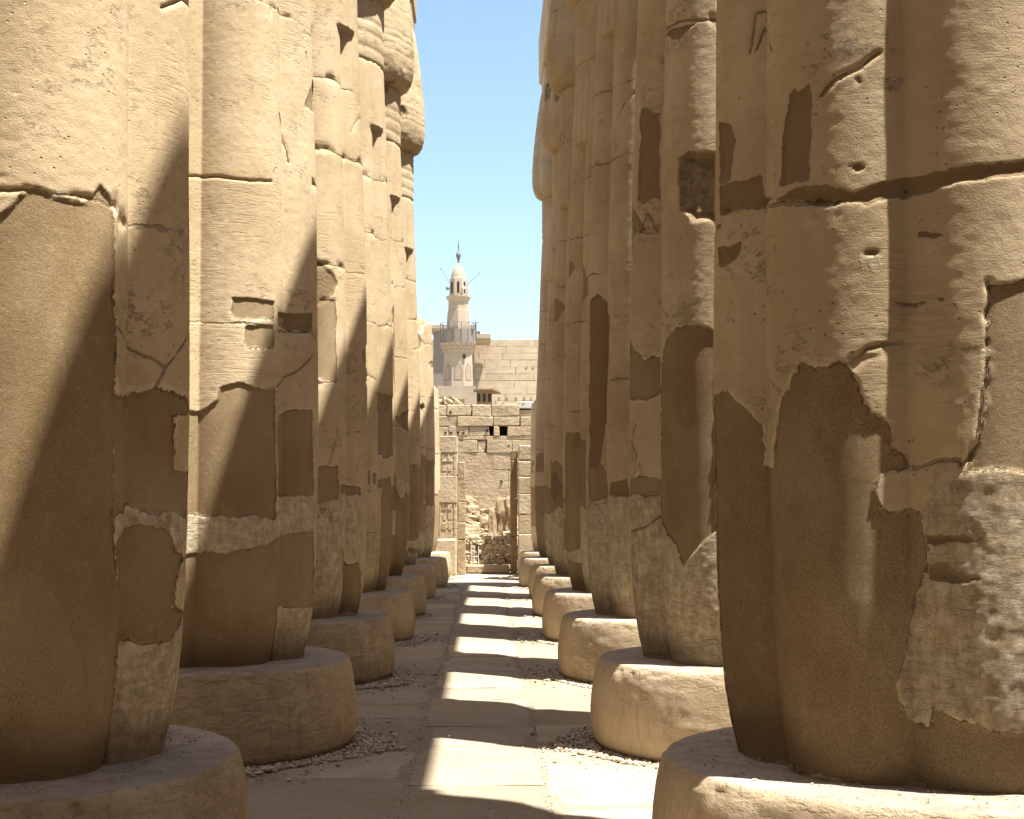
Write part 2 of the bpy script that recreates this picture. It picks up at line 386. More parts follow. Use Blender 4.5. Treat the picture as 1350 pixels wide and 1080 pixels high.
PATCHES = {
 'L1': [
  ('P', [(-73,2.61),(-63,2.67),(-59,2.75),(-55,2.79),(-51,2.76),(-42,2.75),(-40,2.81),(-39,2.83),(-35,2.79),(-34,2.74),(-32,1.51),(-21,0.52),(-47,0.56),(-70,0.56)]),
  ('P', [(-33,2.03),(-17,2.06),(-15,2.08),(-10,2.06),(5,2.04),(5,1.55),(-29,1.59),(-32,1.57)]),
  ('P', [(-31,1.46),(-25,1.51),(-16,1.52),(-11,1.5),(-6,1.4),(1,1.38),(-4,1.33),(-6,1.19),(5,1.15),(-6,1.07),(-15,1.04),(-21,1.06),(-28,1.01)]),
  ('S', [(-8,1.96),(2,1.99),(2,1.75),(-8,1.75)]),
  ('W', [(-29,1.04),(-21,1.06),(-13,1.05),(5,1.18),(4,0.55),(-22,0.58)]),
  ('W', [(-32,1.58),(-29,1.59),(-5,1.55),(5,1.5),(5,1.39),(-7,1.41),(-11,1.5),(-16,1.52),(-25,1.51),(-30,1.46)]),
  ('C', [(-32,2.29),(-19,2.21),(-12,2.16),(-7,2.23),(4,2.35)]),
  ('C', [(-12,2.16),(-14,2.1),(-15,2.08)]),
  ('J', [(-32,2.7),(-17,2.73),(1,2.75)]),
  ('C', [(5,3.74),(-4,3.73),(-13,3.65)]),
 ],
 'L4': [
  ('C',[(-46,1.53),(-44,1.32)]),('C',[(-42,1.54),(-39,1.31)]),('C',[(-37,1.54),(-36,1.31)]),('C',[(-48,1.29),(-28,1.29)]),('C',[(-48,1.26),(-27,1.26)]),
  ('C',[(-45,1.23),(-45,1.1),(-42,1.1),(-42,1.23)]),('C',[(-37,1.23),(-36,1.09)]),('C',[(-47,1.07),(-22,1.05)]),('C',[(-45,0.94),(-39,0.89),(-30,0.94)]),
  ('P',[(-47,2.01),(-41,2.03),(-41,1.88),(-47,1.88)]),('P',[(-38,2.01),(-32,2.0),(-33,1.87),(-39,1.89)]),('P',[(-28,1.92),(-9,1.95),(-7,1.84),(-28,1.82)]),
  ('J',[(-49,1.77),(-31,1.78)]),('C',[(-22,1.19),(-15,1.21),(2,1.14)]),
 ],
 'L2': [
  ('J', [(-104,4.06),(-60,4.1),(-51,4.14),(-40,4.12)]),
  ('J', [(-104,3.83),(-60,3.82),(-48,3.83),(-41,3.82)]),
  ('C', [(-104,3.69),(-60,3.7),(-51,3.69),(-40,3.72)]),
  ('J', [(-38,3.81),(-22,3.9),(-11,3.87)]),
  ('J', [(-104,2.75),(-60,2.77),(-39,2.77)]),
  ('J', [(-36,2.75),(-21,2.76),(-8,2.77)]),
  ('P', [(-59,2.93),(-51,2.93),(-39,2.92),(-39,2.79),(-59,2.78)]),
  ('P', [(-53,2.75),(-39,2.76),(-39,2.61),(-52,2.6)]),
  ('P', [(-104,2.22),(-69,2.21),(-64,2.27),(-63,2.35),(-55,2.39),(-46,2.36),(-38,2.37),(-36,1.53),(-104,1.54)]),
  ('P', [(-104,1.28),(-59,1.3),(-44,1.34),(-36,1.38),(-25,0.54),(-104,0.57)]),
  ('P', [(-35,2.2),(-21,2.24),(-9,2.23),(-8,1.68),(-35,1.68)]),
  ('P', [(-35,1.38),(-7,1.44),(1,0.92),(-20,0.91),(-35,0.95)]),
  ('D', [(-36,2.86),(-9,2.91),(-9,2.79),(-36,2.76)]),
  ('W', [(-104,1.54),(-59,1.54),(-36,1.54),(-36,1.37),(-59,1.3),(-104,1.28)]),
  ('W', [(-37,1.68),(-8,1.69),(-7,1.41),(-35,1.38)]),
  ('W', [(-35,0.92),(-5,0.91),(1,0.56),(-30,0.59)]),
  ('C', [(-32,4.2),(-24,4.03),(-22,3.91)]),
  ('C', [(-9,2.62),(-19,2.5),(-36,2.38)]),
 ],
 'L3': [
  ('C',[(-53,1.35),(-53,1.5),(-51,1.59),(-47,1.58),(-43,1.45),(-43,1.34)]),('C',[(-51,1.52),(-49,1.57),(-47,1.52),(-49,1.48)]),
  ('C', [(-57,3.98),(-48,3.9),(-41,3.8)]),
  ('P', [(-56,3.3),(-51,3.53),(-41,3.57),(-40,2.73),(-55,2.75)]),
  ('P', [(-55,1.96),(-39,1.95),(-38,1.67),(-54,1.6)]),
  ('W', [(-54,1.6),(-38,1.69),(-28,0.68),(-54,0.63)]),
  ('P', [(-37,1.79),(-11,1.78),(-11,1.71),(-37,1.71)]),
  ('W', [(-37,1.69),(-11,1.71),(-8,1.05),(-22,1.24),(-36,1.38)]),
  ('P', [(-33,1.24),(-20,1.06),(-12,1.09),(2,0.62),(-22,0.62)]),
  ('J', [(-39,2.73),(-11,2.75)]),
  ('J', [(-56,2.71),(-40,2.74)]),
  ('C', [(-46,1.98),(-41,2.21),(-39,2.35)]),
  ('C', [(-38,2.22),(-21,2.29),(-11,2.3)]),
  ('J', [(-39,3.78),(-11,3.81)]),
 ],
 'R1': [
  ('D',[(-133,2.80),(-127,2.755),(-121,2.79),(-115,2.81),(-105,2.81),(-97,2.82),(-88,2.84),(-88,2.79),(-97,2.765),(-105,2.745),(-115,2.73),(-123,2.70),(-131,2.71)]),
  ('C',[(-166,3.43),(-164,3.59),(-161,3.59),(-153,3.38)]),('C',[(-164,3.44),(-162,3.52),(-157,3.42)]),
  ('P', [(-185,2.06),(-173,2.06),(-165,1.97),(-162,1.91),(-161,1.79),(-162,1.75),(-148,1.73),(-149,1.34),(-150,0.63),(-185,0.56),(-185,0.93),(-185,1.5)]),
  ('P', [(-151,1.68),(-148,1.95),(-142,2.09),(-139,2.14),(-136,2.11),(-130,2.13),(-128,2.11),(-126,2.04),(-125,1.97),(-122,1.92),(-120,1.89),(-120,1.81),(-117,1.76),(-116,1.75),(-116,1.72),(-122,1.71),(-123,1.66),(-122,1.6),(-113,1.59),(-111,1.4),(-115,1.27),(-118,1.05),(-119,0.96),(-117,0.83),(-111,0.79),(-113,0.58),(-151,0.61),(-152,1.22)]),
  ('P', [(-111,0.88),(-101,0.82),(-89,0.77),(-88,0.57),(-115,0.57)]),
  ('P', [(-97,2.39),(-88,2.41),(-89,1.73),(-102,1.73),(-101,1.78),(-98,1.93),(-97,2.13)]),
  ('W', [(-111,1.71),(-100,1.73),(-89,1.72),(-89,0.77),(-101,0.82),(-111,0.88)]),
  ('W', [(-113,1.35),(-112,1.38),(-112,0.81),(-117,0.83),(-119,0.96),(-118,1.07),(-115,1.24)]),
  ('D', [(-178,2.93),(-165,2.92),(-162,2.93),(-161,2.84),(-149,2.78),(-139,2.81),(-131,2.79),(-128,2.74),(-132,2.72),(-147,2.77),(-165,2.81),(-178,2.8)]),
  ('D', [(-146,2.84),(-137,2.83),(-137,3.0),(-137,3.2),(-140,3.18),(-142,3.2),(-145,3.1)]),
  ('D', [(-179,3.21),(-172,3.16),(-170,3.09),(-172,2.94),(-179,2.95)]),
  ('D', [(-179,2.68),(-168,2.67),(-169,2.61),(-174,2.58),(-179,2.59)]),
  ('D', [(-111,1.51),(-103,1.5),(-100,1.48),(-111,1.48)]),
  ('D', [(-111,1.4),(-107,1.41),(-103,1.36),(-100,1.35),(-111,1.34)]),
  ('D', [(-114,2.8),(-100,2.78),(-97,2.79),(-97,2.76),(-105,2.75),(-114,2.76)]),
  ('D', [(-113,2.6),(-107,2.58),(-106,2.56),(-113,2.56)]),
  ('D', [(-113,2.34),(-106,2.35),(-107,2.33),(-112,2.33)]),
  ('J', [(-177,2.81),(-149,2.77),(-132,2.72),(-127,2.73),(-116,2.79)]),
  ('J', [(-114,2.79),(-100,2.76),(-87,2.8)]),
  ('J', [(-128,2.12),(-124,2.18),(-116,2.2)]),
  ('J', [(-115,2.19),(-104,2.17),(-100,2.16),(-88,2.13)]),
  ('J', [(-115,1.75),(-108,1.76),(-103,1.75)]),
  ('C', [(-135,3.13),(-131,3.19),(-126,3.22),(-121,3.28)]),
  ('D', [(-128,3.19),(-126,3.2),(-125,3.17),(-126,3.16)]),
  ('D', [(-125,2.53),(-123,2.54),(-121,2.53),(-122,2.51),(-125,2.51)]),
  ('D', [(-128,2.86),(-125,2.87),(-124,2.84),(-126,2.83)]),
  ('W', [(-125,2.51),(-121,2.51),(-122,2.48),(-125,2.48)]),
  ('C', [(-97,2.4),(-98,2.05),(-101,1.78),(-103,1.75)]),
  ('C', [(-118,2.34),(-115,2.34),(-113,2.33)]),
 ],
 'R2': [
  ('C',[(-169,3.46),(-164,3.58),(-159,3.43),(-169,3.46)]),
  ('D', [(-171,4.31),(-159,4.25),(-158,3.66),(-172,3.66),(-171,4.02)]),
  ('J', [(-182,3.69),(-166,3.66),(-158,3.64)]),
  ('J', [(-151,3.67),(-140,3.67),(-138,3.71)]),
  ('K', [(-138,3.87),(-134,3.9),(-121,3.86),(-121,3.41),(-131,3.42),(-136,3.53),(-138,3.71)]),
  ('J', [(-159,4.8),(-135,4.77),(-121,4.74)]),
  ('D', [(-154,4.77),(-135,4.76),(-130,4.74),(-139,4.67)]),
  ('P', [(-151,2.54),(-144,2.7),(-139,2.75),(-133,2.76),(-127,2.76),(-121,2.71),(-122,1.44),(-129,1.34),(-136,1.23),(-143,1.42),(-154,1.49)]),
  ('P', [(-182,2.76),(-172,2.68),(-165,2.58),(-154,2.59),(-153,2.36),(-181,2.33)]),
  ('J', [(-182,2.37),(-153,2.36)]),
  ('C', [(-172,2.15),(-177,2.05),(-171,1.95),(-174,1.82)]),
  ('J', [(-182,1.69),(-155,1.7)]),
  ('P', [(-182,1.79),(-167,1.8),(-154,1.78),(-155,1.69),(-182,1.68)]),
  ('W', [(-155,1.44),(-143,1.37),(-136,1.21),(-128,1.33),(-122,1.42),(-122,0.58),(-158,0.59)]),
  ('W', [(-182,1.67),(-152,1.68),(-154,0.65),(-182,0.59)]),
  ('C', [(-182,1.43),(-166,1.46),(-158,1.54)]),
  ('P', [(-182,3.69),(-165,3.48),(-176,3.46)]),
 ],
 'R3': [
  ('D', [(-173,3.57),(-166,3.61),(-158,3.53),(-148,3.34),(-148,2.99),(-158,2.36),(-162,2.0),(-172,1.96)]),
  ('W', [(-175,1.69),(-148,1.73),(-159,0.67),(-181,0.62)]),
  ('W', [(-147,1.69),(-131,1.71),(-130,0.7),(-151,0.68)]),
  ('P', [(-173,2.09),(-162,2.0),(-151,1.8),(-148,1.69),(-174,1.66)]),
  ('D', [(-146,1.81),(-131,1.86),(-130,1.69),(-146,1.7)]),
  ('J', [(-171,4.88),(-146,4.85)]),
  ('J', [(-145,3.78),(-131,3.8)]),
  ('J', [(-173,3.81),(-146,3.78)]),
  ('C', [(-174,1.6),(-148,1.66)]),
  ('C', [(-182,1.24),(-150,1.27)]),
  ('J', [(-146,2.76),(-131,2.76)]),
 ],
}

# ------------------------------------------------------------------ object helpers
def link_mesh(name, me, mat, parent=None, smooth=False):
    o = bpy.data.objects.new(name, me)
    C.objects.link(o)
    if mat and not me.materials:
        me.materials.append(mat)
    if parent:
        o.parent = parent
    if smooth:
        me.polygons.foreach_set('use_smooth', [True] * len(me.polygons))
    return o

def tag(o, label, cat, group=None):
    o['label'] = label
    o['category'] = cat
    o['kind'] = 'thing'
    if group:
        o['group'] = group
    return o

def thing(name, label, cat, loc=(0, 0, 0), rotz=0.0, group=None):
    o = bpy.data.objects.new(name, None)
    C.objects.link(o)
    o.location = loc
    o.rotation_euler = (0, 0, rotz)
    o.empty_display_size = 0.3
    return tag(o, label, cat, group)

def kind(o, k):
    o['kind'] = k
    return o

def grid_mesh(name, P, nrow, nth, attrs=None, cap_top=False, cap_bottom=False):
    """closed ring grid: P is (nrow*nth, 3)"""
    me = bpy.data.meshes.new(name)
    i = np.arange(nrow - 1)[:, None] * nth
    j = np.arange(nth)[None, :]
    j2 = (j + 1) % nth
    q = np.stack([i + j, i + j2, i + nth + j2, i + nth + j], -1).reshape(-1, 4)
    nv = len(P)
    V = P
    tris = []
    if cap_top:
        c = P[-nth:].mean(0)
        V = np.vstack([V, c[None]])
        k = (nrow - 1) * nth
        tris += [(k + a, k + (a + 1) % nth, len(V) - 1) for a in range(nth)]
    if cap_bottom:
        c = P[:nth].mean(0)
        V = np.vstack([V, c[None]])
        tris += [((a + 1) % nth, a, len(V) - 1) for a in range(nth)]
    me.vertices.add(len(V))
    me.vertices.foreach_set('co', V.astype(np.float32).ravel())
    nl = q.size + 3 * len(tris)
    loops = np.concatenate([q.ravel(), np.array(tris, dtype=np.int64).ravel()]).astype(np.int32)
    me.loops.add(nl)
    me.loops.foreach_set('vertex_index', loops)
    me.polygons.add(len(q) + len(tris))
    starts = np.concatenate([np.arange(len(q)) * 4, q.size + np.arange(len(tris)) * 3]).astype(np.int32)
    me.polygons.foreach_set('loop_start', starts)
    me.update(calc_edges=True)
    if attrs:
        for k, a in attrs.items():
            at = me.attributes.new(k, 'FLOAT', 'POINT')
            full = np.full(len(V), float(a.mean()), np.float32)
            full[:nv] = a
            at.data.foreach_set('value', full)
    me.polygons.foreach_set('use_smooth', np.ones(len(me.polygons), bool))
    return me

class MB:
    """collects boxes and prisms; build() links them as ONE mesh object"""
    def __init__(s):
        s.v, s.f, s.c = [], [], []
    def poly(s, pts, faces):
        k = len(s.v)
        s.v += [tuple(p) for p in pts]
        s.f += [tuple(k + i for i in f) for f in faces]
    def box(s, x0, x1, y0, y1, z0, z1, jit=0.0, bev=0.0, r=rng):
        if bev <= 0:
            pts = [(x, y, z) for z in (z0, z1) for x, y in ((x0, y0), (x1, y0), (x1, y1), (x0, y1))]
            pts = [tuple(a + r.uniform(-jit, jit) for a in p) for p in pts]
            s.poly(pts, [(3, 2, 1, 0), (4, 5, 6, 7), (0, 1, 5, 4), (1, 2, 6, 5), (2, 3, 7, 6), (3, 0, 4, 7)])
            return
        bm = bmesh.new()
        bmesh.ops.create_cube(bm, size=1.0)
        for v in bm.verts:
            v.co = Vector(((x0 + x1) / 2 + v.co.x * (x1 - x0), (y0 + y1) / 2 + v.co.y * (y1 - y0), (z0 + z1) / 2 + v.co.z * (z1 - z0)))
            v.co += Vector([r.uniform(-jit, jit) for _ in range(3)])
        bmesh.ops.bevel(bm, geom=bm.edges[:], offset=bev, segments=1, affect='EDGES')
        for v in bm.verts:
            v.co += Vector([r.uniform(-jit, jit) * 0.35 for _ in range(3)])
        bm.verts.ensure_lookup_table()
        s.poly([tuple(v.co) for v in bm.verts], [[v.index for v in f.verts] for f in bm.faces])
        bm.free()
    def prism(s, cx, cy, z0, z1, r0, r1, n, rot=0.0, cap=True):
        a = [rot + 2 * PI * i / n for i in range(n)]
        p0 = [(cx + r0 * math.cos(t), cy + r0 * math.sin(t), z0) for t in a]
        p1 = [(cx + r1 * math.cos(t), cy + r1 * math.sin(t), z1) for t in a]
        fs = [(i, (i + 1) % n, n + (i + 1) % n, n + i) for i in range(n)]
        if cap:
            fs += [tuple(range(n - 1, -1, -1)), tuple(range(n, 2 * n))]
        s.poly(p0 + p1, fs)
    def rod(s, a, b, r0, r1=None, n=6):
        a, b = Vector(a), Vector(b)
        r1 = r0 if r1 is None else r1
        d = (b - a).normalized()
        u = d.orthogonal().normalized()
        w = d.cross(u)
        p = []
        for c, r_ in ((a, r0), (b, r1)):
            p += [tuple(c + (u * math.cos(2 * PI * i / n) + w * math.sin(2 * PI * i / n)) * r_) for i in range(n)]
        s.poly(p, [(i, (i + 1) % n, n + (i + 1) % n, n + i) for i in range(n)] + [tuple(range(n - 1, -1, -1)), tuple(range(n, 2 * n))])
    def build(s, name, mat, parent=None, smooth=False):
        me = bpy.data.meshes.new(name)
        me.from_pydata(s.v, [], s.f)
        me.update()
        return link_mesh(name, me, mat, parent, smooth)

def lathe(name, prof, mat, parent=None, n=24, cx=0, cy=0, smooth=True):
    P = np.array([[cx + r * math.cos(2 * PI * i / n), cy + r * math.sin(2 * PI * i / n), z] for r, z in prof for i in range(n)])
    me = grid_mesh(name, P, len(prof), n, cap_top=True, cap_bottom=True)
    if not smooth:
        me.polygons.foreach_set('use_smooth', np.zeros(len(me.polygons), bool))
    return link_mesh(name, me, mat, parent)

# ------------------------------------------------------------------ papyrus bundle columns
ZR = [.5, .62, .72, .85, 1.0, 1.25, 1.7, 2.2, 3.75, 6.0, 7.0, 7.85]
RR = [.845, .868, .893, .915, .930, .943, .950, .951, .925, .84, .80, .78]
LC, LR = .57 / .95, .38 / .95
BASE_H = 0.585
JOINTS = [1.70, 2.76, 3.80, 4.86, 5.55]
WINDOWS = {'L4': (-52, -20, 2.2), 'L1': (-84, 12, 4.2), 'L2': (-110, 4, 4.3), 'L3': (-60, 4, 2.9), 'R1': (-190, -86, 4.2), 'R2': (-190, -118, 4.9), 'R3': (-186, -126, 3.9)}

def lobe_shape(phi):
    return LC * np.cos(phi) + np.sqrt(np.maximum(LR ** 2 - (LC * np.sin(phi)) ** 2, 0))

def make_fields(key, th, z, P, seed, rot):
    """th in degrees, z in metres -> signed fields in metres"""
    r_ = random.Random(seed)
    K = PI / 180 * 0.92
    s = th * K
    lob = np.floor((th - rot + 22.5) / 45.0).astype(int)
    pn = np.stack([P[:, 0] + seed * 3.1, P[:, 1], P[:, 2]], 1)
    n1 = fbm(pn, 2.2, 4, seed)
    n2 = fbm(pn, 9.0, 3, seed + 50)
    pl = np.full(th.shape, -1.0)
    wn_ = np.full(th.shape, -1.0)
    dk = np.full(th.shape, -1.0)
    kn = np.full(th.shape, -1.0)
    for l in range(int(lob.min()), int(lob.max()) + 1):
        m = lob == l
        rl = random.Random(seed * 31 + l % 8)
        top = rl.uniform(1.55, 3.0)
        low = rl.choice([0.4, 0.4, 0.85, 1.1, 1.5])
        v = np.minimum(top - z[m], z[m] - low) + n1[m] * 0.35
        if rl.random() < 0.6:
            g0 = rl.uniform(0.8, top)
            v = np.minimum(v, np.abs(z[m] - g0) - rl.uniform(0.03, 0.16) + n1[m] * 0.1)
        if rl.random() < 0.45:
            h0 = rl.uniform(2.6, 5.2)
            v = np.maximum(v, 0.18 + n1[m] * 0.3 - np.abs(z[m] - h0) - np.abs((th[m] - rot + 22.5) % 45 - rl.uniform(5, 40)) * 0.014)
        pl[m] = v
        wtop = rl.uniform(1.4, 1.95)
        wn_[m] = wtop - z[m] + n1[m] * 0.3
        if rl.random() < 0.35:
            h0 = rl.uniform(1.6, 4.4)
            dk[m] = 0.10 + n1[m] * 0.22 - np.abs(z[m] - h0) * rl.uniform(0.25, 1.0) - np.abs((th[m] - rot + 22.5) % 45 - rl.uniform(5, 40)) * 0.012
        if rl.random() < 0.05:
            h0 = rl.uniform(3.0, 5.5)
            kn[m] = 0.16 + n1[m] * 0.2 - np.abs(z[m] - h0) * 0.8 - np.abs((th[m] - rot + 22.5) % 45 - rl.uniform(5, 40)) * 0.012
    # joints of the drums all round
    wob = n1 * 0.05 + n2 * 0.02
    jt = np.full(th.shape, 9.0)
    for zj in JOINTS:
        d = z - zj - wob
        jt = np.where(np.abs(d) < np.abs(jt), d, jt)
    ck = np.full(th.shape, 9.0)
    # slanting settlement cracks
    for _ in range(7):
        a0 = r_.uniform(-180, 180); z0 = r_.uniform(1.0, 5.5)
        pts = [(a0 * K, z0)]
        ang = r_.uniform(-1.3, 1.3) + (PI if r_.random() < .5 else 0)
        for q in range(6):
            ang += r_.uniform(-.5, .5)
            pts.append((pts[-1][0] + math.cos(ang) * .13, pts[-1][1] + math.sin(ang) * .16))
        d, _i = seg_dist(s, z, pts, False)
        ck = np.minimum(ck, d + np.maximum(0, n1) * .02)
    if key in WINDOWS:
        a0, a1, zt = WINDOWS[key]
        w = np.minimum(np.minimum(th - a0, a1 - th) * K, zt - z)
        out = -w  # positive outside the traced area
        for arr in (pl, wn_, dk, kn):
            arr[:] = np.minimum(arr, out - 0.02)
        ck = np.where(w > 0, 9.0, ck)
        jt = np.where((w > 0) & (z < 1.9), 9.0, jt)
        sub = np.where(w > -0.6)[0]
        ss_, zz = s[sub], z[sub]
        wz = n2[sub] * 0.012
        for kd, pts in PATCHES[key]:
            q = [(a * K, b) for a, b in pts]
            if kd in 'CJ':
                if kd == 'J':
                    xs = [p[0] for p in q]
                    zs = [p[1] for p in q]
                    o_ = np.argsort(xs)
                    xs = np.array(xs)[o_]; zs = np.array(zs)[o_]
                    inx = (ss_ > xs[0]) & (ss_ < xs[-1])
                    d = np.where(inx, zz - np.interp(ss_, xs, zs) - n2[sub] * .02, 9.0)
                    cur = jt[sub]
                    near = inx & (np.abs(cur) < .14)
                    cur = np.where(near, 9.0, cur)
                    jt[sub] = np.where(np.abs(d) < np.abs(cur), d, cur)
                else:
                    d, _i = seg_dist(ss_ + n2[sub] * .02, zz + wz, q, False)
                    ck[sub] = np.minimum(ck[sub], d)
                continue
            d, ins = seg_dist(ss_ + wz * 2.2, zz + n1[sub] * .025 + wz * 2.0, q, True)
            sd = np.where(ins, d, -d)
            tgt = {'P': pl, 'S': pl, 'W': wn_, 'D': dk, 'K': kn}[kd]
            if kd == 'S':
                tgt[sub] = np.minimum(tgt[sub], -sd)
            else:
                tgt[sub] = np.maximum(tgt[sub], sd)
    up = z > 5.9
    pl[up] = -1; dk[up] = -1
    return pl + n2 * 0.010, wn_, dk + n2 * .012, kn + n2 * .02, jt, ck, n1, n2

def displace(P, th, z, f, amp=1.0):
    pl, wn_, dk, kn, jt, ck, n1, n2 = f
    n3 = fbm(P, 26.0, 3, 91)
    lo = fbm(P, 1.4, 3, 12)
    mpl = sstep(-.004, .012, pl)
    mdk = sstep(-.004, .02, dk)
    mkn = sstep(-.01, .05, kn)
    mwn = sstep(-.02, .04, wn_) * (1 - mpl)
    d = lo * .004 + (n2 * .0014 + n3 * .0014) * (1 - mpl)
    d += mwn * (n3 * .0015)
    d -= mpl * .011
    d -= mdk * .013
    d += mkn * (-.045 + n2 * .03 + n3 * .012)
    j = np.abs(jt)
    er = sstep(-.15, .35, n1)
    d -= np.exp(-(j / .009) ** 2) * .011 * (1 - mpl) * er
    d -= np.exp(-(j / .040) ** 2) * .016 * sstep(.05, .45, n2 + n1 * .5) * (1 - mpl)
    d -= np.exp(-(ck / .009) ** 2) * .012
    return d * amp

def shaft_mesh(name, key, seed, rot, nth, dz_lo, dz_hi, zfine, z_end, broken):
    zs = list(np.arange(.50, min(zfine, z_end), dz_lo)) + list(np.arange(zfine, z_end, dz_hi))
    STEM = 6.10
    if z_end > STEM:
        zs = [q for q in zs if abs(q - STEM) > .012] + [STEM - .006, STEM + .006]
    zs = sorted(set(round(float(q), 4) for q in zs if q < z_end)) + [z_end]
    zs = np.array(zs)
    t0 = {'L': -270.0, 'R': -360.0}.get(key[0], -180)
    if key[0] == 'L':
        t0 = -220.0
    ths = t0 + np.arange(nth) * 360.0 / nth
    th = np.tile(ths, len(zs)); z = np.repeat(zs, nth)
    ph = (rad(1) * (th - rot) + PI / 8) % (PI / 4) - PI / 8
    L = lobe_shape(ph)
    # low ridge down each stem
    # short stems hang between the lobes under the bands
    g = np.abs(ph) - PI / 8
    lob = np.floor((th - rot) / 45.0)
    stem = 1.0 - 0.016 * np.abs(np.sin(g * 20))
    on = (z > STEM + (np.sin(lob * 2.3 + seed) * .10)) & (np.abs(g) < rad(13.0)) & (z < 7.05)
    L = np.where(on, np.maximum(L, stem), L)
    t = sstep(6.95, 7.05, z)
    L = L * (1 - t) + t * .965
    r = np.interp(z, ZR, RR) * L
    # foot narrows a bit more under the bulge, sunk into the base
    x = r * np.cos(rad(1) * th); y = r * np.sin(rad(1) * th)
    P = np.stack([x, y, z], 1)
    f = make_fields(key, th, z, P, seed, rot)
    d = displace(P + seed * 7.7, th, z, f)
    r = r + d
    P = np.stack([r * np.cos(rad(1) * th), r * np.sin(rad(1) * th), z], 1)
    if broken:
        # jagged break: lower every vertex above a ragged surface
        cut = z_end - .55 + .45 * fbm(np.stack([P[:, 0], P[:, 1], 0 * z], 1), 1.3, 3, seed) + broken * P[:, 0] * .35
        over = P[:, 2] > cut
        k = np.where(over, .93 - .25 * sstep(0, .5, P[:, 2] - cut), 1.0)
        P[:, 0] *= k; P[:, 1] *= k
        P[:, 2] = np.where(over, cut + (P[:, 2] - cut) * .25, P[:, 2])
        f[3][over] = .2
    at = {'pl': f[0], 'wn': f[1], 'dk': f[2], 'kn': f[3], 'jt': np.clip(f[4], -1, 1), 'ck': np.clip(f[5], 0, 1)}
    return grid_mesh(name, P, len(zs), nth, at, cap_top=True)

def ring_part(name, prof, lobed, seed, nth=160, amp=1.0, rot=0.0, worn=False):
    """prof: list of (r, z); lobed 0..1; a displaced ring surface with the column material's fields"""
    R_ = np.array([p[0] for p in prof]); Z_ = np.array([p[1] for p in prof])
    u = np.concatenate([[0], np.cumsum(np.hypot(np.diff(R_), np.diff(Z_)))])
    n = max(8, int(u[-1] / (.018 if max(Z_) > 9 else .03)))
    uu = np.linspace(0, u[-1], n)
    rr = np.interp(uu, u, R_); zz = np.interp(uu, u, Z_)
    ths = np.arange(nth) * 360.0 / nth
    th = np.tile(ths, n); z = np.repeat(zz, nth); r = np.repeat(rr, nth)
    ph = (rad(1) * (th - rot) + PI / 8) % (PI / 4) - PI / 8
    L = lobe_shape(ph)
    L = 1 + (L - 1) * lobed
    r = r * L
    P = np.stack([r * np.cos(rad(1) * th), r * np.sin(rad(1) * th), z], 1)
    q = P + seed * 5.1
    n1 = fbm(q, 2.2, 4, seed); n2 = fbm(q, 9.0, 3, seed + 5); n3 = fbm(q, 26., 2, seed + 9)
    kn = n1 * .35 - .16
    kn = np.minimum(kn, .2)
    d = amp * (n2 * .008 + n3 * .004 + sstep(-.01, .05, kn) * (-.035 + n2 * .02))
    if max(Z_) > 9:
        for zk in (8.30, 8.40, 8.50, 8.60, 9.72):
            d = d - .006 * np.exp(-((z - zk) / .011) ** 2)
    r = r + d
    P = np.stack([r * np.cos(rad(1) * th), r * np.sin(rad(1) * th), z], 1)
    one = np.ones(len(P))
    jz = z - 9.0 - n1 * .04
    at = {'pl': -one, 'wn': n1 * .3 - .2, 'dk': -one, 'kn': kn, 'jt': np.clip(jz, -1, 1), 'ck': one}
    return grid_mesh(name, P, n, nth, at, cap_top=True, cap_bottom=True)

def base_mesh(name, seed, r_foot=1.22, sx=1.0):
    prof = [(1.06, -.02), (1.165, .0), (1.205, .05), (1.22, .14), (1.222, .25), (1.212, .36), (1.198, .46), (1.184, .53), (1.174, .560),
            (1.155, .578), (1.06, .583), (.95, BASE_H), (.8, BASE_H + .003), (.4, BASE_H + .004), (.05, BASE_H + .004)]
    R_ = np.array([p[0] for p in prof]) * r_foot / 1.22; Z_ = np.array([p[1] for p in prof])
    u = np.concatenate([[0], np.cumsum(np.hypot(np.diff(R_), np.diff(Z_)))])
    nth = 300
    uu = np.concatenate([np.linspace(0, u[10], 60), np.linspace(u[10], u[-1], 40)[1:]])
    rr = np.interp(uu, u, R_); zz = np.interp(uu, u, Z_)
    n = len(uu)
    th = np.tile(np.arange(nth) * 2 * PI / nth, n); r = np.repeat(rr, nth); z = np.repeat(zz, nth)
    P = np.stack([r * np.cos(th), r * np.sin(th), z], 1)
    q = P + seed * 3.7
    lo = fbm(q, .9, 3, seed); n1 = fbm(q, 3.0, 4, seed + 2); n2 = fbm(q, 14., 3, seed + 3)
    rg = fbm(q, 1.1, 3, seed + 8) * .6 + np.cos(th - rad(-60)) * .32 + .02 - np.abs(z - .38) * .25
    m = sstep(-.15, .3, rg) * (z < .57)
    rim = np.exp(-((z - .55) / .04) ** 2)
    d = lo * .010 + n2 * .002 + m * (n1 * .002 + n2 * .003) - rim * (sstep(.12, .22, n1 + n2 * .6) * .012 + sstep(.3, .4, n2) * .006)
    r2 = r + d * np.clip(r * 2 - .8, 0, 1)
    z2 = z + np.where(z > .5, n1 * .006 + n2 * .003, 0)
    P = np.stack([r2 * np.cos(th), r2 * np.sin(th), z2], 1)
    return grid_mesh(name, P, n, nth, {'rg': rg}, cap_top=True)

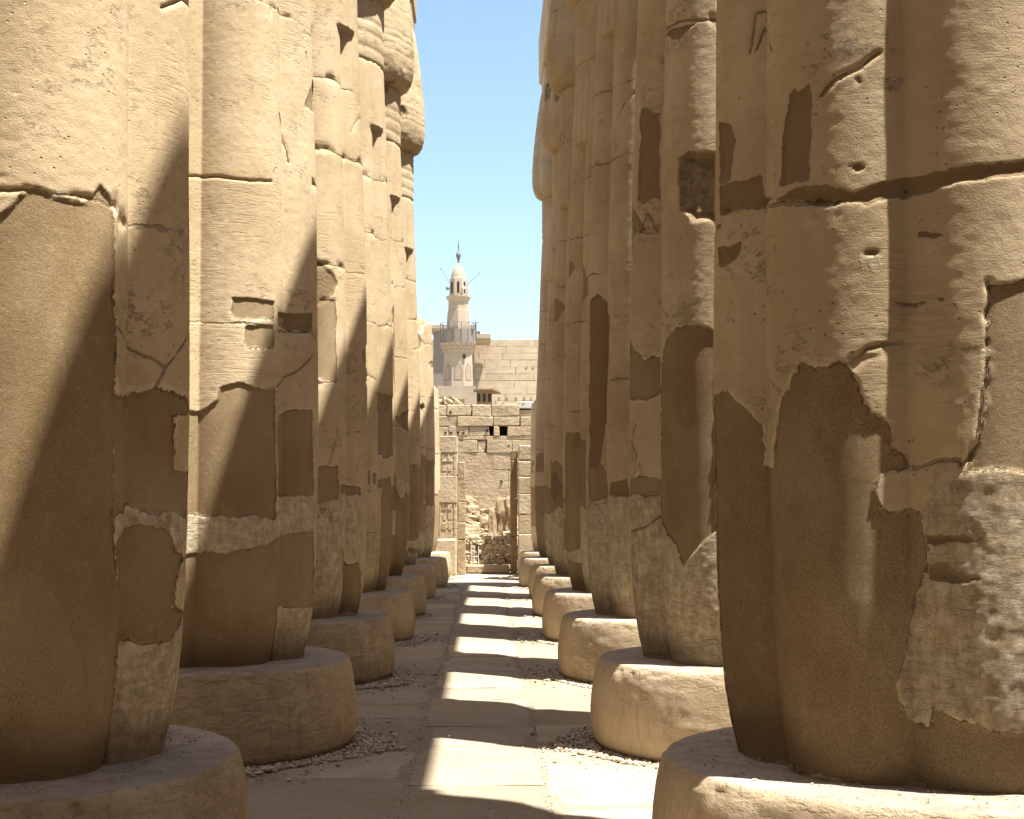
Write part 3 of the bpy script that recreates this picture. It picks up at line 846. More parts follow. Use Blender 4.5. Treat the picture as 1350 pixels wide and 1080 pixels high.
CAP = [(.70, 7.80), (.80, 7.83), (.90, 7.88), (.955, 7.96), (.985, 8.08), (1.0, 8.22), (1.0, 8.42), (.98, 8.75), (.94, 9.15), (.885, 9.6), (.82, 10.0), (.80, 10.05)]
BAND = [(.70, 6.98)]
for _k in range(5):
    _z = 7.0 + _k * .165
    BAND += [(.788, _z), (.80, _z + .014), (.802, _z + .08), (.80, _z + .146), (.788, _z + .16)]
BAND += [(.765, 7.84)]
cap_mesh = [ring_part('capital_mesh', CAP, .45, 3), ring_part('capital_mesh', CAP, .45, 8), ring_part('capital_mesh', CAP, .45, 15)]
band_mesh = [ring_part('band_mesh', BAND, .10, 4, amp=.7), ring_part('band_mesh', BAND, .10, 9, amp=.7)]
base_meshes = [base_mesh('base_mesh', s) for s in (1, 2, 5, 11)]

SHAFTS = []
def column(key, X, Y, rot, seed, label, top=None, broken=0, near=False, base_scale=1.0, side_group=None, shaft=None):
    root = thing('papyrus_column', label, 'column', (X, Y, 0), 0, side_group)
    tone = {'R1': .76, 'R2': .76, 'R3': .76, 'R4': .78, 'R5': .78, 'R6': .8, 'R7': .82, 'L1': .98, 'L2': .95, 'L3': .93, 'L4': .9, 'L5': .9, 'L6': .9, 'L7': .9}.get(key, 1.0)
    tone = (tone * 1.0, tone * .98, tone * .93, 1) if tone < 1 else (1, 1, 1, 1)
    if shaft:
        me = shaft
    elif near:
        me = shaft_mesh('shaft_mesh', key, seed, rot, 640, .009, .04, 4.4 if 'R1' in key or 'L1' in key else 5.0, top or 7.05, broken)
    else:
        me = shaft_mesh('shaft_mesh', key, seed, rot, 320, .018, .022, 5.0, top or 7.05, broken)
    link_mesh('shaft', me, M_COL, root)
    if top is None and not near:
        SHAFTS.append(me)
    b = link_mesh('base', base_meshes[seed % 4], M_BASE, root)
    b.rotation_euler.z = 0.0
    b.scale = (base_scale, base_scale, 1)
    if top is None:
        link_mesh('neck_band', band_mesh[seed % 2], M_COL, root)
        c = link_mesh('capital', cap_mesh[seed % 3], M_COL, root)
        c.rotation_euler.z = rad(rot + 45 * (seed % 8))
        a = MB()
        a.box(-.78, .78, -.78, .78, 10.03, 10.44, .012, .03)
        a.build('abacus', M_ARCH, root)
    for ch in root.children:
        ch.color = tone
    return root

GL = 'left row of papyrus bundle columns'
GR = 'right row of papyrus bundle columns'
COLS = [
 ('L1', -2.20, 6.35, 0, 101, 'nearest left column, cut by the left edge, smooth plaster below pale stone', {}),
 ('L2', -2.10, 10.40, -3, 102, 'second left column, pale strip of bare stone between two brown plaster zones', {}),
 ('L3', -2.08, 14.45, 0, 103, 'third column on the left, with a worn carved arch low on its brown plastered shaft', {}),
 ('L4', -2.08, 18.55, 0, 104, 'fourth column on the left, whose upright carved signs stand just above the foot', {}),
 ('L5', -2.10, 22.60, 0, 105, 'fifth column on the left, its swollen capital just cut by the top of the picture', {}),
 ('L6', -2.10, 26.65, 0, 106, 'sixth column on the left, its bulging bud capital outlined against the sky', {}),
 ('L7', -1.98, 30.60, 0, 107, 'seventh column on the left, broken off jaggedly well below capital height', {'top': 5.9, 'broken': -1}),
 ('L8', -2.00, 34.40, 0, 108, 'last column on the left, a brightly sunlit broken stump shaft beside the minaret', {'top': 5.3, 'broken': -1}),
 ('R1', 1.90, 6.25, -3, 111, 'nearest column on the right, with dark brown plaster, a mortar band and cracked bare stone', {}),
 ('R2', 1.93, 10.35, 0, 112, 'second column on the right, rough knocked out hollow high up, pointed plaster below', {}),
 ('R3', 1.90, 14.45, 0, 113, 'third column on the right, with a tall narrow dark mortar patch at mid height', {}),
 ('R4', 1.90, 18.50, 0, 114, 'fourth column on the right, slim in view with a level joint across both stems', {}),
 ('R5', 1.90, 22.55, 0, 115, 'fifth column on the right, its bud capital near the top edge', {}),
 ('R6', 1.96, 26.55, 0, 116, 'sixth column on the right, its bulging capital between two others against the sky', {}),
 ('R7', 1.93, 30.60, 0, 117, 'seventh column on the right, its whole bud capital sticking out furthest into the sky', {'base_scale': 1.05}),
 ('R8', 1.95, 34.70, 0, 118, 'last column on the right, sunlit broken shaft before the doorway wall', {'top': 4.9, 'broken': 1}),
]
for key, X, Y, rot, seed, lab, kw in COLS:
    column(key, X, Y, rot, seed, lab, near=key in ('L1', 'L2', 'R1', 'R2'), side_group=GL if key[0] == 'L' else GR, **kw)

architrave_late = []
# the outer rows of the same colonnade
for side, X in (('left', -6.25), ('right', 6.05)):
    for i in range(8):
        column('M', X, 2.3 + 4.05 * i, 90 * i, 130 + i, 'column of the outer row behind the %s row, standing level with its gap' % side,
               side_group='outer row behind the %s row' % side, shaft=SHAFTS[(i * 3 + (side == 'left')) % 8])
# unseen rows running on behind the viewer, added to cut fill light
for side, X in (('left', -6.25), ('left', -2.2), ('right', 1.9), ('right', 6.05)):
    for i in range(4):
        column('M', X, -1.8 - 4.05 * i, 45 * i, 150 + i, 'added column behind the viewer on the %s side, out of the picture' % side,
               side_group='columns behind the viewer', shaft=SHAFTS[(i * 2 + int(X + 7)) % 8])
    architrave_late.append((X, -15.0, 2.28))
for side, X in (('left', -2.2), ('right', 1.9)):
    column('M', X, 2.25, 135, 150, 'column of the %s row beside the viewer' % side, side_group=GL if side == 'left' else GR, shaft=SHAFTS[2])

# ------------------------------------------------------------------ architraves lie along the rows, one block per span
def architrave(X, y0, y1, label, z1=11.4, w=.82, g=None):
    m = MB()
    m.box(-w, w, 0.0, y1 - y0, 10.445, z1, .02, .04)
    o = m.build('architrave_block', M_ARCH)
    o.location = (X, y0, 0)
    tag(o, label, 'stone beam', g)
    return o
for _s, _x in (('left', -6.25), ('right', 6.05)):
    architrave(_x, 2.3, 31.0, 'long stone beam over the outer row behind the %s row' % _s, g='beams of the outer rows')
for _x, _a, _b in architrave_late:  # unseen beams added to shade the floor behind the viewer
    architrave(_x, _a, _b, 'unseen stone beam added over the columns behind the viewer', g='beams behind the viewer')
YL = [2.3, 6.35, 10.40, 14.45, 18.55, 22.60, 27.4]
YR = [2.3, 6.25, 10.35, 14.45, 18.50, 22.55, 26.55, 31.45]
GA = 'stone beams laid along the tops of the columns'
for i in range(len(YL) - 1):
    architrave(-2.1, YL[i] + .012, YL[i + 1], ['stone beam over the first left column', 'stone beam from first to second left column', 'stone beam from second to third left column', 'stone beam from third to fourth left column', 'stone beam from fourth to fifth left column', 'stone beam on the sixth left column, top of the left row'][i], g=GA)
for i in range(len(YR) - 1):
    architrave(1.92, YR[i] + .012, YR[i + 1], ['stone beam over the first right column', 'stone beam from first to second right column', 'stone beam from second to third right column', 'stone beam from third to fourth right column', 'stone beam from fourth to fifth right column', 'stone beam from fifth to sixth right column', 'stone beam ending on the seventh right column, against the sky'][i], g=GA)

# ------------------------------------------------------------------ unseen court walls beyond the outer rows, added to cut fill light
for _s, _x in (('left', -10.2), ('right', 9.2)):
    m = MB()
    _r = random.Random(int(_x))
    for k in range(9):
        y = -18.0
        while y < 36.0:
            L = _r.uniform(1.4, 2.6)
            m.box(_x + _r.uniform(-.01, .01), _x + 1.0, y + .006, min(y + L, 36.2) - .006, -.05 + k * .95 + .006, .9 + k * .95 - .006, .008, .015, _r)
            y += L
    o = m.build('unseen_court_wall', M_ARCH)
    tag(o, 'unseen tall block wall of the court, added beyond the outer columns on the %s' % _s, 'wall')
m = MB()  # unseen back wall, added to hold back fill from behind
for k in range(9):
    x = -10.2
    while x < 9.2:
        m.box(x + .006, x + 1.99, -20.2, -19.2, -.05 + k * .95 + .006, .9 + k * .95 - .006, .008, .015)
        x += 2.0
tag(m.build('unseen_court_wall', M_ARCH), 'unseen tall block wall of the court, added behind the viewer', 'wall')

# ------------------------------------------------------------------ ground
g = MB()
g.poly([(-700, -200, -.06), (700, -200, -.06), (700, 900, -.06), (-700, 900, -.06)], [(0, 1, 2, 3)])
kind(g.build('sand_ground', M_SAND), 'structure')
g = MB()
g.poly([(-9, -19, -.0105), (9, -19, -.0105), (9, 32.5, -.0105), (-9, 32.5, -.0105)], [(0, 1, 2, 3)])
kind(g.build('joint_earth', M_DIRT), 'structure')

def paving():
    r = random.Random(21)
    v, f, tint = [], [], []
    strips = [-9, -7.4, -5.9, -4.3, -2.9, -1.42, -.455, .345, 1.30, 2.8, 4.3, 5.8, 7.4, 9]
    for a, b in zip(strips[:-1], strips[1:]):
        y = -19 + r.uniform(0, .5)
        while y < 32.0:
            L = r.uniform(.75, 1.6) if -1.5 < a < 1.2 else r.uniform(1.2, 2.2)
            yb = min(y + L, 32.3)
            gp = .006 + r.uniform(0, .003)
            k = len(v)
            x0, x1, y0, y1 = a + gp, b - gp, y + gp, yb - gp
            nx = max(3, int((x1 - x0) / .12)); ny = max(3, int((y1 - y0) / .12))
            tz = r.uniform(-.006, .006); tx = r.uniform(-.004, .004); ty = r.uniform(-.004, .004)
            c = r.uniform(.82, 1.12); w = r.uniform(-.05, .05)
            cc = (c, c * (1 - max(0, w) * .6), c * (1 - max(0, w) * 1.6), 1)
            pts = []
            for i in range(nx + 1):
                for j in range(ny + 1):
                    u, q = i / nx, j / ny
                    ex = min(u, 1 - u) * (x1 - x0); ey = min(q, 1 - q) * (y1 - y0)
                    px = x0 + u * (x1 - x0); py = y0 + q * (y1 - y0)
                    if i in (0, nx): px += math.sin(py * 3.3 + a * 9) * .007 + math.sin(py * 17 + a) * .004 + r.uniform(-.004, .004)
                    if j in (0, ny): py += math.sin(px * 6.1 + y * 3) * .008 + r.uniform(-.006, .006)
                    e = min(ex, ey)
                    e2 = math.sin(px * 9 + y) * math.sin(py * 7.3 + a) * .5 + .5
                    pz = tz + tx * (u - .5) * 2 + ty * (q - .5) * 2 - (.006 + .010 * e2 if e < 1e-6 else (.004 * e2 if e < .13 else 0)) + r.uniform(-.001, .001)
                    pts.append((px, py, pz))
            v += pts
            for i in range(nx):
                for j in range(ny):
                    p = k + i * (ny + 1) + j
                    f.append((p, p + ny + 1, p + ny + 2, p + 1))
            # skirts
            ring = [i * (ny + 1) for i in range(nx + 1)] + [nx * (ny + 1) + j for j in range(1, ny + 1)] + [i * (ny + 1) + ny for i in range(nx - 1, -1, -1)] + [j for j in range(ny - 1, 0, -1)]
            k2 = len(v)
            for q in ring:
                v.append((pts[q][0], pts[q][1], -.05))
            for q in range(len(ring)):
                q2 = (q + 1) % len(ring)
                f.append((k + ring[q2], k + ring[q], k2 + q, k2 + q2))
            tint += [cc] * (len(v) - k)
            y = yb
    me = bpy.data.meshes.new('paving')
    me.from_pydata(v, [], f)
    at = me.attributes.new('tint', 'FLOAT_COLOR', 'POINT')
    at.data.foreach_set('color', np.array(tint, np.float32).ravel())
    me.update()
    kind(link_mesh('pavement', me, M_PAVE), 'structure')
paving()

# ------------------------------------------------------------------ gravel round the column feet and crumbs in the joints
def pebbles(name, spots, mat):
    """spots: array of (x, y, z, size)"""
    t = (1 + 5 ** .5) / 2
    ico = np.array([(-1, t, 0), (1, t, 0), (-1, -t, 0), (1, -t, 0), (0, -1, t), (0, 1, t), (0, -1, -t), (0, 1, -t), (t, 0, -1), (t, 0, 1), (-t, 0, -1), (-t, 0, 1)]) / 1.902
    fc = np.array([(0, 11, 5), (0, 5, 1), (0, 1, 7), (0, 7, 10), (0, 10, 11), (1, 5, 9), (5, 11, 4), (11, 10, 2), (10, 7, 6), (7, 1, 8), (3, 9, 4), (3, 4, 2), (3, 2, 6), (3, 6, 8), (3, 8, 9), (4, 9, 5), (2, 4, 11), (6, 2, 10), (8, 6, 7), (9, 8, 1)])
    R = np.random.RandomState(5)
    n = len(spots)
    A = R.uniform(0, 2 * PI, n)
    sc = np.stack([R.uniform(.7, 1.3, n), R.uniform(.6, 1.0, n), R.uniform(.35, .65, n)], 1) * spots[:, 3:4]
    V = ico[None] * sc[:, None] + R.uniform(-.18, .18, (n, 12, 3)) * spots[:, 3][:, None, None]
    tilt = R.uniform(-.6, .6, n)
    y = V[..., 1] * np.cos(tilt)[:, None] - V[..., 2] * np.sin(tilt)[:, None]
    z = V[..., 1] * np.sin(tilt)[:, None] + V[..., 2] * np.cos(tilt)[:, None]
    x = V[..., 0]
    X = x * np.cos(A)[:, None] - y * np.sin(A)[:, None]
    Y = x * np.sin(A)[:, None] + y * np.cos(A)[:, None]
    V = np.stack([X, Y, z], -1) + spots[:, None, :3]
    F = (fc[None] + (np.arange(n) * 12)[:, None, None]).reshape(-1, 3)
    me = bpy.data.meshes.new(name)
    me.vertices.add(n * 12)
    me.vertices.foreach_set('co', V.astype(np.float32).ravel())
    me.loops.add(F.size)
    me.loops.foreach_set('vertex_index', F.astype(np.int32).ravel())
    me.polygons.add(len(F))
    me.polygons.foreach_set('loop_start', (np.arange(len(F)) * 3).astype(np.int32))
    me.update(calc_edges=True)
    c = R.uniform(.55, 1.2, n)
    at = me.attributes.new('tint', 'FLOAT', 'POINT')
    at.data.foreach_set('value', np.repeat(c, 12).astype(np.float32))
    me.polygons.foreach_set('use_smooth', np.zeros(len(F), bool))
    return kind(link_mesh(name, me, mat), 'stuff')

def pebble_mat():
    m, t, b = nm('limestone_chips')
    N = NT(t)
    c = N.mix(N.ss(N.attr('tint'), .55, 1.2), (0.26, 0.205, 0.14), (0.58, 0.50, 0.38))
    t.links.new(c, b.inputs['Base Color'])
    return m
M_PEB = pebble_mat()
R_ = np.random.RandomState(3)
sp = []
for key, X, Y, rot, seed, lab, kw in COLS:
    n = 7000 if Y < 20 else 2200
    a = R_.uniform(0, 2 * PI, n)
    rr = 1.19 + R_.uniform(0, 1, n) * (.20 + .08 * np.sin(a * 3 + seed) + .04 * np.sin(a * 7 + 2 * seed)) + (R_.uniform(0, 1, n) < .05) * np.abs(R_.normal(0, .2, n))
    # thicker drift on the camera side
    x = X + rr * np.cos(a); y = Y + rr * np.sin(a)
    s = R_.uniform(.007, .021, n)
    sp.append(np.stack([x, y, R_.uniform(-.004, .012, n), s], 1))
n = 2600
x = np.where(R_.uniform(0, 1, n) < .5, -.455, .345) + R_.normal(0, .022, n)
sp.append(np.stack([x, R_.uniform(5, 30, n), R_.uniform(-.02, .0, n), R_.uniform(.003, .009, n)], 1))
n = 1500
sp.append(np.stack([R_.uniform(-1.1, 1.0, n), R_.uniform(5, 30, n), np.full(n, .002), R_.uniform(.002, .008, n)], 1))
n = 900  # small crumbs blown onto the nearest column bases
ci = R_.randint(0, 2, n)
a = R_.uniform(0, 2 * PI, n)
rr = R_.uniform(.86, 1.08, n)
cx = np.where(ci == 0, -2.2, 1.9); cy = np.where(ci == 0, 6.35, 6.25)
sp.append(np.stack([cx + rr * np.cos(a), cy + rr * np.sin(a), np.full(n, BASE_H + .003), R_.uniform(.002, .007, n)], 1))
pebbles('gravel', np.vstack(sp), M_PEB)

# ------------------------------------------------------------------ doorway wall at the end of the aisle
def lump(m, cx, cy, cz, sx, sy, sz, r, n=2, rough=.16):
    """an irregular boulder or broken block"""
    bm = bmesh.new()
    bmesh.ops.create_cube(bm, size=1.0)
    bmesh.ops.subdivide_edges(bm, edges=bm.edges[:], cuts=n, use_grid_fill=True)
    a = r.uniform(0, 6.28); tx = r.uniform(-.15, .15)
    M = Matrix.Rotation(a * .06, 3, 'Z') @ Matrix.Rotation(tx, 3, 'Y')
    for v in bm.verts:
        c = v.co.copy()
        l = c.length
        c = c * (1 - .30 * max(0, l - .55))
        c += Vector([r.uniform(-rough, rough) * .35 for _ in range(3)])
        c = M @ Vector((c.x * sx, c.y * sy, c.z * sz))
        v.co = c + Vector((cx, cy, cz))
    bm.verts.ensure_lookup_table()
    m.poly([tuple(v.co) for v in bm.verts], [[v.index for v in f.verts] for f in bm.faces])
    bm.free()

def courses(m, x0, x1, y0, y1, zs, r, wmin=.5, wmax=1.1, gap=.012, jit=.012, bev=.02, holes=(), push=.03):
    for z0, z1 in zip(zs[:-1], zs[1:]):
        x = x0
        while x < x1 - 1e-3:
            w = r.uniform(wmin, wmax)
            xb = min(x + w, x1)
            if x1 - xb < wmin * .5: xb = x1
            skip = False
            for hx0, hx1, hz0, hz1 in holes:
                if z0 < hz1 - .01 and z1 > hz0 + .01:
                    if x < hx1 and xb > hx0:
                        if x < hx0 - .05: xb = hx0
                        elif x < hx1 - .01: skip = True; xb = hx1
            if not skip:
                m.box(x + gap, xb - gap, y0 + r.uniform(-push, push), y1, z0 + gap, z1 - gap, jit, bev, r)
            x = xb

r = random.Random(5)
# left side of the doorway: sunlit carved wall end
t = thing('doorway_wall', 'sunlit carved wall end left of the far doorway', 'wall', (0, 36.8, 0), group='wall ends beside the far doorway')
m = MB()
courses(m, -5.2, -.70, 0, .9, [-.05, .45, 1.05, 1.7, 2.35, 2.9, 3.32], r, .7, 1.5, .004, .008, .015, push=.012)
m.build('wall', M_WALL2, t)
m = MB()
m.box(-1.6, -.72, -.14, -.02, -.05, .82, .02, .03)
m.build('plinth', M_WALL2, t)
m = MB()   # raised frame and sunk signs of the carved panel
for q in range(9):
    zc = 1.05 + q * .235
    for xx in (-1.02, -.88):
        k = r.randint(0, 2)
        if k == 0: m.box(xx - .05, xx + .05, -.006, .02, zc, zc + .15, .008)
        elif k == 1: m.box(xx - .03, xx + .04, -.006, .02, zc, zc + .13, .006)
        else:
            m.box(xx - .06, xx + .06, -.006, .02, zc, zc + .03, .005)
            m.box(xx - .05, xx - .02, -.006, .02, zc + .05, zc + .16, .005)
m.box(-1.13, -1.10, -.008, .02, .95, 3.2, .003)
m.box(-.78, -.75, -.008, .02, .95, 3.2, .003)
m.build('carved_signs', M_WALL2, t)

m = MB()
zz = -.05
for h in (.85, .42, .5, .55, .42):
    m.box(-.705 + r.uniform(-.01, .01), -.505 + r.uniform(-.012, .006), 1.15, 1.55, zz + .004, zz + h - .004, .008, .015, r)
    zz += h
o = m.build('door_post', M_WALL)
o.location = (0, 36.0, 0)
tag(o, 'slender upright stone post left of the far doorway', 'door post', 'posts of the far doorway')

t = thing('doorway_wall', 'sunlit block wall end right of the far doorway, behind the last column', 'wall', (0, 36.8, 0), group='wall ends beside the far doorway')
m = MB()
courses(m, .775, 5.2, 0, 1.0, [-.05, .42, .95, 1.42, 1.9, 2.32, 2.72, 3.08], r, .75, 1.5, .006, .012, .02, push=.012)
m.build('wall', M_WALL2, t)
m = MB()
zz = -.05
for h in (.9, .5, .45, .6, .35, .25):
    m.box(.60 + r.uniform(-.012, .012), .772, .85, 1.5, zz + .004, zz + h - .004, .006, .012, r)
    zz += h
o = m.build('door_post', M_SHADY)
o.location = (0, 36.8, 0)
tag(o, 'dark shaded stone jamb right of the far doorway', 'door post', 'posts of the far doorway')
m = MB()
m.box(-.50, .58, 0, .5, -.05, .155, .015, .03, r)
o = m.build('threshold_stone', M_WALL)
o.location = (0, 37.7, 0)
tag(o, 'long low threshold stone under the dry stone wall', 'stone slab')

# dry stone wall in the doorway
r = random.Random(12)
m = MB()
z = .155
for row, h in enumerate((.125, .12, .13, .115, .12)):
    x = -.62
    while x < .70:
        w = r.uniform(.13, .24)
        if r.random() < .16:
            w *= .6
        hh = h * r.uniform(.86, 1.0)
        if not (row == 4 and r.random() < .12):
            lump(m, x + w / 2, r.uniform(-.04, .04), z + hh / 2, w * .96, .34, hh * 1.02, r, 2, .13)
        x += w
    z += h
for x in (-.5, -.3, .02, .33, .61):
    lump(m, x, .03, z + .045, r.uniform(.16, .3), .3, r.uniform(.08, .14), r)
lump(m, .62, .0, z + .09, .22, .3, .15, r)
o = m.build('dry_stone_wall', M_WALL2)
o.location = (0, 38.3, 0)
tag(o, 'low wall of stacked rough blocks filling the far doorway', 'wall')
m = MB()
for x in (-.37, -.30, -.19):
    m.rod((x, 0, 0), (x + r.uniform(-.01, .01), 0, .68 + r.uniform(-.08, .05)), .010)
m.rod((-.37, 0, .35), (-.19, 0, .36), .008)
o = m.build('barrier_rods', M_WHITE)
o.location = (0, 37.95, 0)
tag(o, 'thin pale upright rods in front of the low block wall', 'barrier')

# rubble behind it
m = MB()
r = random.Random(31)
for q in range(130):
    x = r.uniform(-1.3, .95); y = r.uniform(.0, 3.6)
    top = .65 + .9 * (y / 3.6) + (.35 if x < -.25 else 0) * (y / 3.6)
    s = r.uniform(.16, .46)
    lump(m, x, y, top - s * .3 + r.uniform(-.12, .08), s * r.uniform(.8, 1.5), s, s * r.uniform(.5, .9), r, 1, .25)
m.poly([(-1.8, -.2, 0), (1.4, -.2, 0), (1.4, 4.2, 0), (-1.8, 4.2, 0), (-1.8, -.1, .55), (1.4, -.1, .55), (1.4, 4.2, 1.45), (-1.8, 4.2, 1.45)],
       [(0, 1, 5, 4), (1, 2, 6, 5), (2, 3, 7, 6), (3, 0, 4, 7), (4, 5, 6, 7)])
o = m.build('rubble_heap', M_WALL)
o.location = (0, 39.4, 0)
kind(o, 'stuff')
# eroded upright stump, fluted by weather
def eroded(name, X, Y, z0, z1, w, d, seed, label):
    nth, n = 90, 50
    ths = np.arange(nth) * 2 * PI / nth
    th = np.tile(ths, n); z = np.repeat(np.linspace(z0, z1, n), nth)
    sq = 1 / np.maximum(np.abs(np.cos(th)), np.abs(np.sin(th))) ** .8
    P = np.stack([np.cos(th) * sq * w / 2, np.sin(th) * sq * d / 2, z], 1)
    q = P * np.array([1, 1, .22]) + seed
    k = 1 + fbm(q, 6.5, 3, seed) * .42 - .25 * sstep(z1 - .35, z1, z) + fbm(P + seed, 5., 3, seed + 1) * .12
    P[:, 0] *= k; P[:, 1] *= k
    top = fbm(P * np.array([1, 1, 0]) + seed, 5., 2, seed + 4) * .22
    P[:, 2] += np.where(z > z1 - .3, top * (z - z1 + .3) / .3, 0)
    P[:, 0] += X; P[:, 1] += Y
    me = grid_mesh(name, P, n, nth, cap_top=True)
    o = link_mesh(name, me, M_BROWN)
    tag(o , label, 'ruined block', 'weathered stumps behind the far doorway')
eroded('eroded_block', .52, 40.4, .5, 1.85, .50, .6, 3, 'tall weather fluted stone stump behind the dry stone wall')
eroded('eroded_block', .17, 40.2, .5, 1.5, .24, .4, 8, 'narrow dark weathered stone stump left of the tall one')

# ------------------------------------------------------------------ high block wall behind the doorway
r = random.Random(77)
t = thing('block_wall', 'high ruined wall of big sandstone blocks with two small dark openings', 'wall', (0, 46.0, 0))
m = MB()
H = [(.09, .22, 3.72, 4.03), (.40, .63, 3.76, 4.04)]
zs = [-.05, .8, 1.5, 2.15, 2.72, 3.22]
courses(m, -7, 7, 0, .8, zs, r, 1.2, 2.2, .002, .006, .010, push=.006)
courses(m, -7, -.02, 0, .8, [3.22, 3.60], r, .4, .9, .005, .015, .014)
courses(m, .0, 7, 0, .8, [3.22, 3.62], r, .4, .8, .005, .015, .014)
courses(m, -7, 7, 0, .8, [3.62, 3.74], r, 1.0, 1.8, .004, .01, .012)
courses(m, -7, 7, 0, .8, [3.74, 4.04], r, .5, 1.0, .005, .014, .016, holes=H, push=.04)
courses(m, -7, 7, 0, .8, [4.04, 4.34], r, .7, 1.2, .006, .015, .02)
courses(m, -7, -.45, 0, .8, [4.34, 4.68], r, .6, 1.1, .006, .02, .02)
courses(m, -.43, 1.0, 0, .8, [4.34, 4.70], r, .55, .95, .007, .02, .025)
courses(m, 1.0, 7, .1, .8, [4.34, 4.56], r, .7, 1.3, .006, .02, .02)
for x in np.arange(-6.5, -.7, .33):
    lump(m, x, .4, 4.80 + r.uniform(-.06, .06), .36, .6, r.uniform(.25, .42), r, 2, .2)
for x in np.arange(-.75, 6.5, .5):
    lump(m, x, .4, 4.70 + r.uniform(-.03, .03), .5, .5, .07, r, 2, .2)
m.box(-7, 7, .14, .795, 0, 3.74)
m.box(-7, .05, .14, .795, 3.74, 4.04)
m.box(.25, .36, .14, .795, 3.74, 4.04)
m.box(.66, 7, .14, .795, 3.74, 4.04)
m.box(-7, 7, .15, .795, 4.04, 4.5)
m.build('wall', M_WALL, t)
m = MB()
m.box(-7, 7, .82, 1.4, 0, 4.3)
m.build('wall_core', M_SHADY, t)
m = MB()   # small putlog holes and niches: solid blocks painted dark like the shade inside
for x, z in ((-1.09, 4.46), (-1.24, 3.83), (-1.07, 3.83), (-.86, 3.83), (-.70, 3.83), (.02, 3.90), (.68, 3.42), (.46, 2.36)):
    m.box(x - .035, x + .035, -.034, .3, z - .03, z + .03, .01)
m.build('socket_hole', M_DARK, t)

m = MB()
m.box(.98, 4.0, -.2, .6, 4.57, 4.78, .02, .03, r)
o = m.build('grey_slab', flat_mat('grey_limestone', (.42, .40, .35)))
o.location = (0, 46.3, 0)
tag(o, 'grey stone slab lying on the right end of the high block wall', 'stone slab')

# ------------------------------------------------------------------ pylon
r = random.Random(44)
t = thing('temple_pylon', 'huge sunlit sloping temple gate tower of long stone courses', 'temple tower', (0, 200, 0))
m = MB()
zz, k = 0.0, 0
while zz < 23.6:
    h = .92
    back = zz * .09
    x = -9.0 + r.uniform(0, 3)
    m.box(-9, x - .02, back, back + 6, zz + .03, zz + h - .03)
    while x < 40:
        w = r.uniform(2.2, 6.5)
        m.box(x, x + w - .04, back + r.uniform(-.03, .03), back + 6, zz + .008 + r.uniform(0, .02), zz + h - .008 - r.uniform(0, .02), .02)
        x += w
    zz += h
m.build('wall', M_WALL2, t)
m = MB()
m.box(-8.9, 39.9, 2.6, 7.5, 0, 23.4)
m.build('wall_core', M_WALL, t)
m = MB()
for x, z in ((5.3, 20.0), (6.2, 20.0)):
    m.box(x - .14, x + .14, z * .09 - .06, z * .09 + .5, z - .15, z + .15)
for x in (1.7, 2.75, 3.95, 5.05, 5.95):
    m.box(x - .12, x + .12, 15.8 * .09 - .1, 15.8 * .09 + .5, 15.6, 15.95)
    m.box(x - .07, x + .07, 16.0 * .09 - .1, 16.0 * .09 + .5, 15.95, 16.12)
m.build('socket_hole', M_SHADY, t)

t = thing('stone_gatehouse', 'flat roofed stone block with projecting cornice behind the minaret', 'building', (0, 196, 0))
m = MB()
m.box(-6.9, -1.6, 0, 5, 0, 24.4, .02)
m.build('wall', M_MINB, t)  # darker grey paints in the shade under the cornice
m = MB()
m.box(-7.3, -1.4, -1.0, 5.3, 24.55, 25.1, .02, .06)
m.box(-7.1, -1.5, -.7, 5.1, 24.3, 24.55, .02)
m.box(-1.4, .55, -.9, 5.3, 23.3, 23.95, .02, .06)
m.box(-1.5, .45, -.3, 5.1, 23.0, 23.3, .02)
m.build('cornice', M_MIN, t)

# ------------------------------------------------------------------ mosque platform, hut and minaret
m = MB()
m.box(-14, 14, 0, 22, 0, 11.0, .02)
o = m.build('mosque_building', M_MIN)
o.location = (0, 142, 0)
tag(o, 'plain plastered mosque block whose roof line just clears the high wall', 'building')

t = thing('rooftop_hut', 'small brown wooden hut with overhanging flat roof above the wall', 'hut', (-.2, 141, 10.9))
m = MB()
m.box(-.72, .72, 0, 1.6, 0.0, 1.45)
m.build('wall', M_WOOD, t)
m = MB()
m.poly([(-1.0, -.5, 1.62), (.85, -.5, 1.62), (1.55, .6, 1.38), (1.55, 2.1, 1.38), (-1.0, 2.1, 1.62), (-1.0, -.5, 1.50), (.85, -.5, 1.50), (1.55, .6, 1.28), (1.55, 2.1, 1.28), (-1.0, 2.1, 1.50)],
       [(0, 1, 2, 3, 4), (9, 8, 7, 6, 5), (0, 5, 6, 1), (1, 6, 7, 2), (2, 7, 8, 3), (3, 8, 9, 4), (4, 9, 5, 0)])
m.build('roof', M_WOOD, t)
m = MB()
for x in (-.5, .0, .5):
    m.box(x - .14, x + .14, -.03, .04, .45, 1.2)
m.build('window', M_DARK, t)

t = thing('minaret', 'pale domed minaret with a grey railed balcony rising above the ruins', 'minaret', (-2.8, 150, 0))
m = MB()
m.box(-2.0, 1.75, -1.9, 1.9, 0, 13.4, .01)
m.build('square_base', M_MIN, t)
m = MB()
m.prism(0, 0, 13.4, 16.8, 1.58, 1.48, 8, PI / 8)
m.build('lower_shaft', M_MIN, t)
